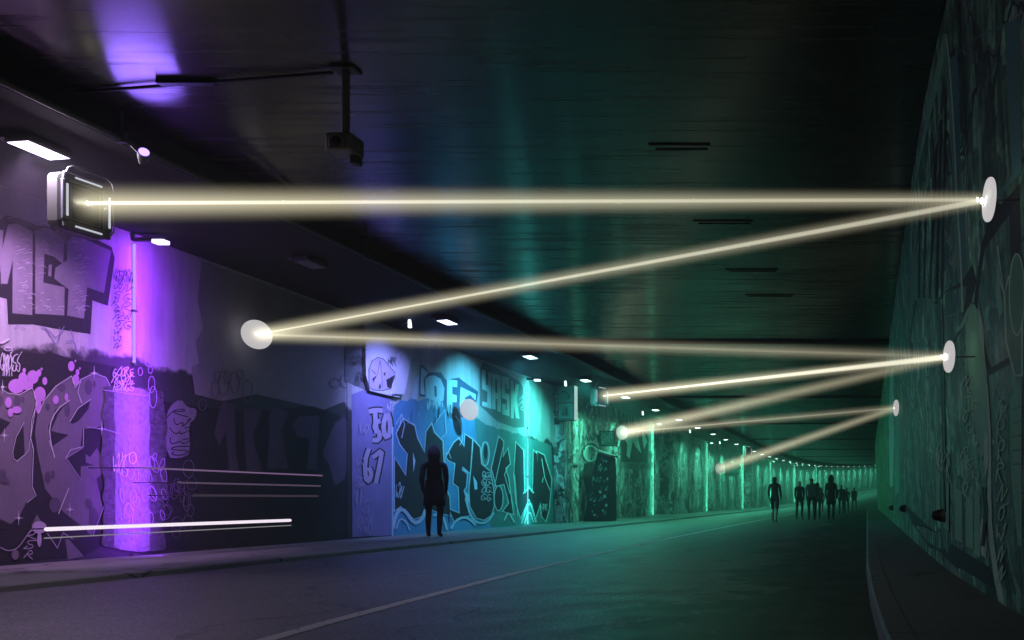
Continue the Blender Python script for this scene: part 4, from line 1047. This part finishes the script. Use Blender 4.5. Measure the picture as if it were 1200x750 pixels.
# ------------------------------------------------------------------ people
M['skin'] = paint('skin', (.35, .22, .16), .55, .1)
M['hair'] = paint('hair', (.02, .016, .013), .6, .3)
def cloth(name, c): return paint(name, c, .9, .25, 8)
CL = dict(black=cloth('black_cloth', (.028, .028, .03)), grey=cloth('grey_cloth', (.09, .09, .095)), jeans=cloth('denim', (.03, .035, .05)), pale=cloth('pale_cloth', (.35, .34, .32)), green=cloth('teal_cloth', (.06, .12, .10)), shoe=cloth('shoe', (.04, .04, .04)), white=cloth('white_shoe', (.55, .55, .53)))
def make_person(loc, rz, H, top, legs, shoe, label, stride=.16, shorts=False, bulky=1.0, bag=None, longhair=False, coat=False, seed=0):
    r_ = random.Random(seed); k = H / 1.75
    J = {}; E = []; rad = {}
    def j(n, p, r, par=None, ry=None):
        J[n] = Vector(p); rad[n] = (r, ry or r)
        if par: E.append((par, n))
    s = stride
    j('pelvis', (0, 0, .95), .135 * bulky, None, .10); j('waist', (0, .0, 1.08), .125 * bulky, 'pelvis', .095); j('chest', (0, .01, 1.28), .155 * bulky, 'waist', .11)
    j('shoulders', (0, .0, 1.43), .11 * bulky, 'chest', .08); j('neck', (0, .0, 1.51), .055, 'shoulders'); j('head0', (0, -.02, 1.58), .068, 'neck', .075); j('head1', (0, -.015, 1.66), .082, 'head0', .095); j('head2', (0, -.0, 1.73), .06, 'head1', .075)
    for sg, nm, ph in ((1, 'l', 1), (-1, 'r', -1)):
        j(nm + 'hip', (.10 * sg, 0, .88), .098, 'pelvis'); j(nm + 'thigh', (.105 * sg, -.4 * s * ph, .70), .082, nm + 'hip')
        j(nm + 'knee', (.105 * sg, -s * ph * .75 - .03, .49), .060, nm + 'thigh'); j(nm + 'calf', (.105 * sg, -s * ph * .6 + .05, .33), .058, nm + 'knee')
        j(nm + 'ankle', (.105 * sg, -s * ph * 1.0 + .06 - (0 if ph > 0 else -.05), .09), .040, nm + 'calf'); j(nm + 'toe', (.118 * sg, -s * ph * 1.0 - .11, .035), .034, nm + 'ankle', .042)
        j(nm + 'shoulder', (.185 * sg, .01, 1.41), .064, 'shoulders'); j(nm + 'elbow', (.212 * sg, .03 + s * ph * .5, 1.13), .046, nm + 'shoulder')
        j(nm + 'wrist', (.192 * sg, -.06 + s * ph * .9, .90), .030, nm + 'elbow'); j(nm + 'hand', (.186 * sg, -.075 + s * ph * .95, .83), .036, nm + 'wrist', .022)
    names = list(J); idx = {n_: i for i, n_ in enumerate(names)}
    me = bpy.data.meshes.new('person'); me.from_pydata([tuple(J[n_] * k) for n_ in names], [(idx[a], idx[b]) for a, b in E], [])
    o = bpy.data.objects.new('tmp_person', me); col.objects.link(o)
    sk = o.modifiers.new('skin', 'SKIN'); sk.use_smooth_shade = True
    sv = me.skin_vertices[0].data
    for i, n_ in enumerate(names): sv[i].radius = (rad[n_][0] * k, rad[n_][1] * k); sv[i].use_root = (n_ == 'pelvis')
    ss = o.modifiers.new('sub', 'SUBSURF'); ss.levels = 2; ss.render_levels = 2
    dg = bpy.context.evaluated_depsgraph_get(); dg.update()
    full = bpy.data.meshes.new_from_object(o.evaluated_get(dg))
    bpy.data.objects.remove(o)
    mb = MB(); mb.add([v.co.copy() for v in full.vertices], [tuple(p_.vertices) for p_ in full.polygons], True); mb.mi = []
    mats = [CL[top], CL[legs], M['skin'], CL[shoe], M['hair']]
    for p_ in full.polygons:
        c = Vector(p_.center) / k
        if c.z > 1.50: m_ = 4 if (c.z > 1.69 or c.y > .03) else 2
        elif c.z < .085: m_ = 3
        elif abs(c.x) > .19 and c.z < .90: m_ = 2
        elif c.z < (.95) and abs(c.x) < .205: m_ = 2 if (shorts and c.z < .52) else 1
        else: m_ = 0
        mb.mi.append(m_)
    # fingers, thumb, nose, ears joined to the same body mesh
    mb.cur = 2
    for nm, sg in (('l', 1), ('r', -1)):
        h0 = J[nm + 'hand'] * k
        for f_ in range(4):
            a = h0 + Vector((.0, (-.026 + .017 * f_) * k, -.015 * k)); L_ = (.075, .085, .08, .062)[f_] * k
            mb.tube([a, a + Vector((-.004 * sg, -.004, -L_ * .55)), a + Vector((-.018 * sg * k, -.008 * k, -L_))], [.010 * k, .009 * k, .006 * k], 6)
        a = h0 + Vector((0, -.03 * k, .02 * k)); mb.tube([a, a + Vector((-.012 * sg * k, -.03 * k, -.03 * k)), a + Vector((-.016 * sg * k, -.034 * k, -.06 * k))], [.012 * k, .010 * k, .007 * k], 6)
        mb.tube([Vector((.078 * sg, .0, 1.645)) * k, Vector((.09 * sg, .012, 1.655)) * k], [.022 * k, .016 * k], 6)
    mb.tube([Vector((0, -.095, 1.655)) * k, Vector((0, -.122, 1.625)) * k], [.008 * k, .014 * k], 6)
    mb.cur = 4
    for sg in (1, -1): mb.lathe([(.011 * k, 0), (.006 * k, .006 * k)], Vector((.032 * sg, -.098, 1.66)) * k, (0, -1, 0), 8)
    if longhair: mb.tube([Vector((0, .05, 1.70)) * k, Vector((0, .085, 1.60)) * k, Vector((0, .09, 1.46)) * k], [.075 * k, .085 * k, .05 * k], 10)
    e = mb.build('person', mats); e.location = loc; e.rotation_euler.z = rz
    tag(e, label, 'person', 'people walking in the tunnel')
    if coat:
        b = MB(); b.lathe([(.15 * k, 1.12 * k), (.165 * k, .95 * k), (.185 * k, .78 * k), (.20 * k, .62 * k), (.185 * k, .63 * k), (.15 * k, .95 * k)], (0, 0, 0), (0, 0, 1), 16)
        for v in b.v: v.y *= .72
        b.build('coat_skirt', CL[top], e)
        b = MB(); b.tube([Vector((0, .05, 1.48)) * k, Vector((0, .055, 1.58)) * k, Vector((0, .03, 1.70)) * k, Vector((0, .0, 1.79)) * k], [.10 * k, .115 * k, .11 * k, .04 * k], 12); b.build('hood', CL[top], e)
    if bag:
        b = MB(); b.box((0, .19 * k, 1.22 * k), (.30 * k, .16 * k, .42 * k)); b.tube([Vector((.12, .12, 1.42)) * k, Vector((.13, -.09, 1.40)) * k, Vector((.13, -.10, 1.25)) * k], .015, 6); b.build('backpack', CL[bag], e)
    return e
def ground_at(x, y, z):
    Y = F * (CAMZ - z) / (y - VY); return Vector(((x - VX) * Y / F, Y, z))
make_person(ground_at(509, 630, ZP), R(200), 1.9, 'black', 'black', 'shoe', 'person in a dark hooded coat standing before the blue mural', .07, bulky=1.0, coat=True, seed=1)
make_person(ground_at(908, 612.5, 0), R(170), 1.72, 'black', 'black', 'white', 'person in dark top and shorts with bare pale legs, apart from the others', .16, True, seed=2, longhair=True)
make_person(ground_at(937, 609, 0), R(15), 1.66, 'black', 'jeans', 'shoe', 'slim dark person walking between the bare-legged one and the pair', .12, bulky=.95, seed=3)
make_person(ground_at(951, 610, 0), R(185), 1.76, 'green', 'black', 'shoe', 'person in a lighter teal jacket and dark trousers, taller of the pair', .10, bulky=1.12, bag='grey', seed=4)
make_person(ground_at(958, 608, 0), R(180), 1.64, 'grey', 'jeans', 'shoe', 'shorter grey-clad person close beside the teal jacket', .12, seed=5)
make_person(ground_at(974, 609.5, 0), R(175), 1.84, 'black', 'black', 'shoe', 'broad person in a long black coat, darkest figure of the group', .12, bulky=1.2, coat=True, seed=6)
make_person(pt(-3.0, 56, 0), R(180), 1.5, 'black', 'jeans', 'shoe', 'small dark figure behind, between teal jacket and black coat', .12, seed=7)
for i, (x, Y, h_) in enumerate(((986, 48, 1.7), (992, 54, 1.6), (1001, 62, 1.75))):
    make_person(Vector(((x - VX) * Y / F, Y, 0)), R(180 + 10 * i), h_, 'black', ('jeans', 'black', 'grey')[i], 'shoe',
                ('far dark figure just right of the black coat', 'far dark figure, middle of the farthest three', 'far dark figure nearest the right wall')[i], .13, seed=8 + i)

# dusty air
m_, t = mat('dusty_air')
pv = t.n('ShaderNodeVolumePrincipled'); pv.inputs['Color'].default_value = (.9, .9, .9, 1); pv.inputs['Density'].default_value = .005; pv.inputs['Anisotropy'].default_value = 0
ov = t.n('ShaderNodeOutputMaterial'); t.l(pv.outputs[0], ov.inputs['Volume'])
hz = MB(); hz.box((25, 120, 6.5), (176, 370, 16.0)); tag(hz.build('haze', m_), kind='stuff')

# ------------------------------------------------------------------ sky, night
w = bpy.data.worlds.new('World'); sc.world = w; w.use_nodes = True
t = NT(w.node_tree)
sky = t.n('ShaderNodeTexSky', sky_type='NISHITA', sun_disc=False); sky.sun_elevation = R(1.0); sky.sun_rotation = R(200); sky.air_density = 1.0
bg = t.n('ShaderNodeBackground'); bg.inputs[1].default_value = .09; ow = t.n('ShaderNodeOutputWorld')
hs = t.n('ShaderNodeHueSaturation'); hs.inputs['Saturation'].default_value = .15; t.l(sky.outputs[0], hs.inputs['Color']); t.l(hs.outputs[0], bg.inputs[0]); t.l(bg.outputs[0], ow.inputs[0])

# ------------------------------------------------------------------ camera
cam = bpy.data.cameras.new('camera'); co = bpy.data.objects.new('camera', cam); col.objects.link(co)
co.location = (0, 0, CAMZ); co.rotation_euler = (R(90), 0, 0)
cam.sensor_width = 36; cam.lens = 36 * F / 1200
cam.shift_x = -(VX - 600) / 1200; cam.shift_y = (VY - 375) / 1200
cam.clip_start = .05; cam.clip_end = 2000
sc.camera = co
sc.view_settings.view_transform = "Standard"; sc.view_settings.look = "None"; sc.view_settings.gamma = 1; sc.view_settings.exposure = .25
sc.view_settings.use_curve_mapping = False
sc.render.engine = 'CYCLES'
c = sc.cycles
c.use_denoising = True; c.denoiser = 'OPENIMAGEDENOISE'; c.use_light_tree = True
c.max_bounces = 6; c.diffuse_bounces = 3; c.glossy_bounces = 3; c.transparent_max_bounces = 12; c.volume_bounces = 0
c.sample_clamp_indirect = 4.0; c.caustics_reflective = False; c.caustics_refractive = False
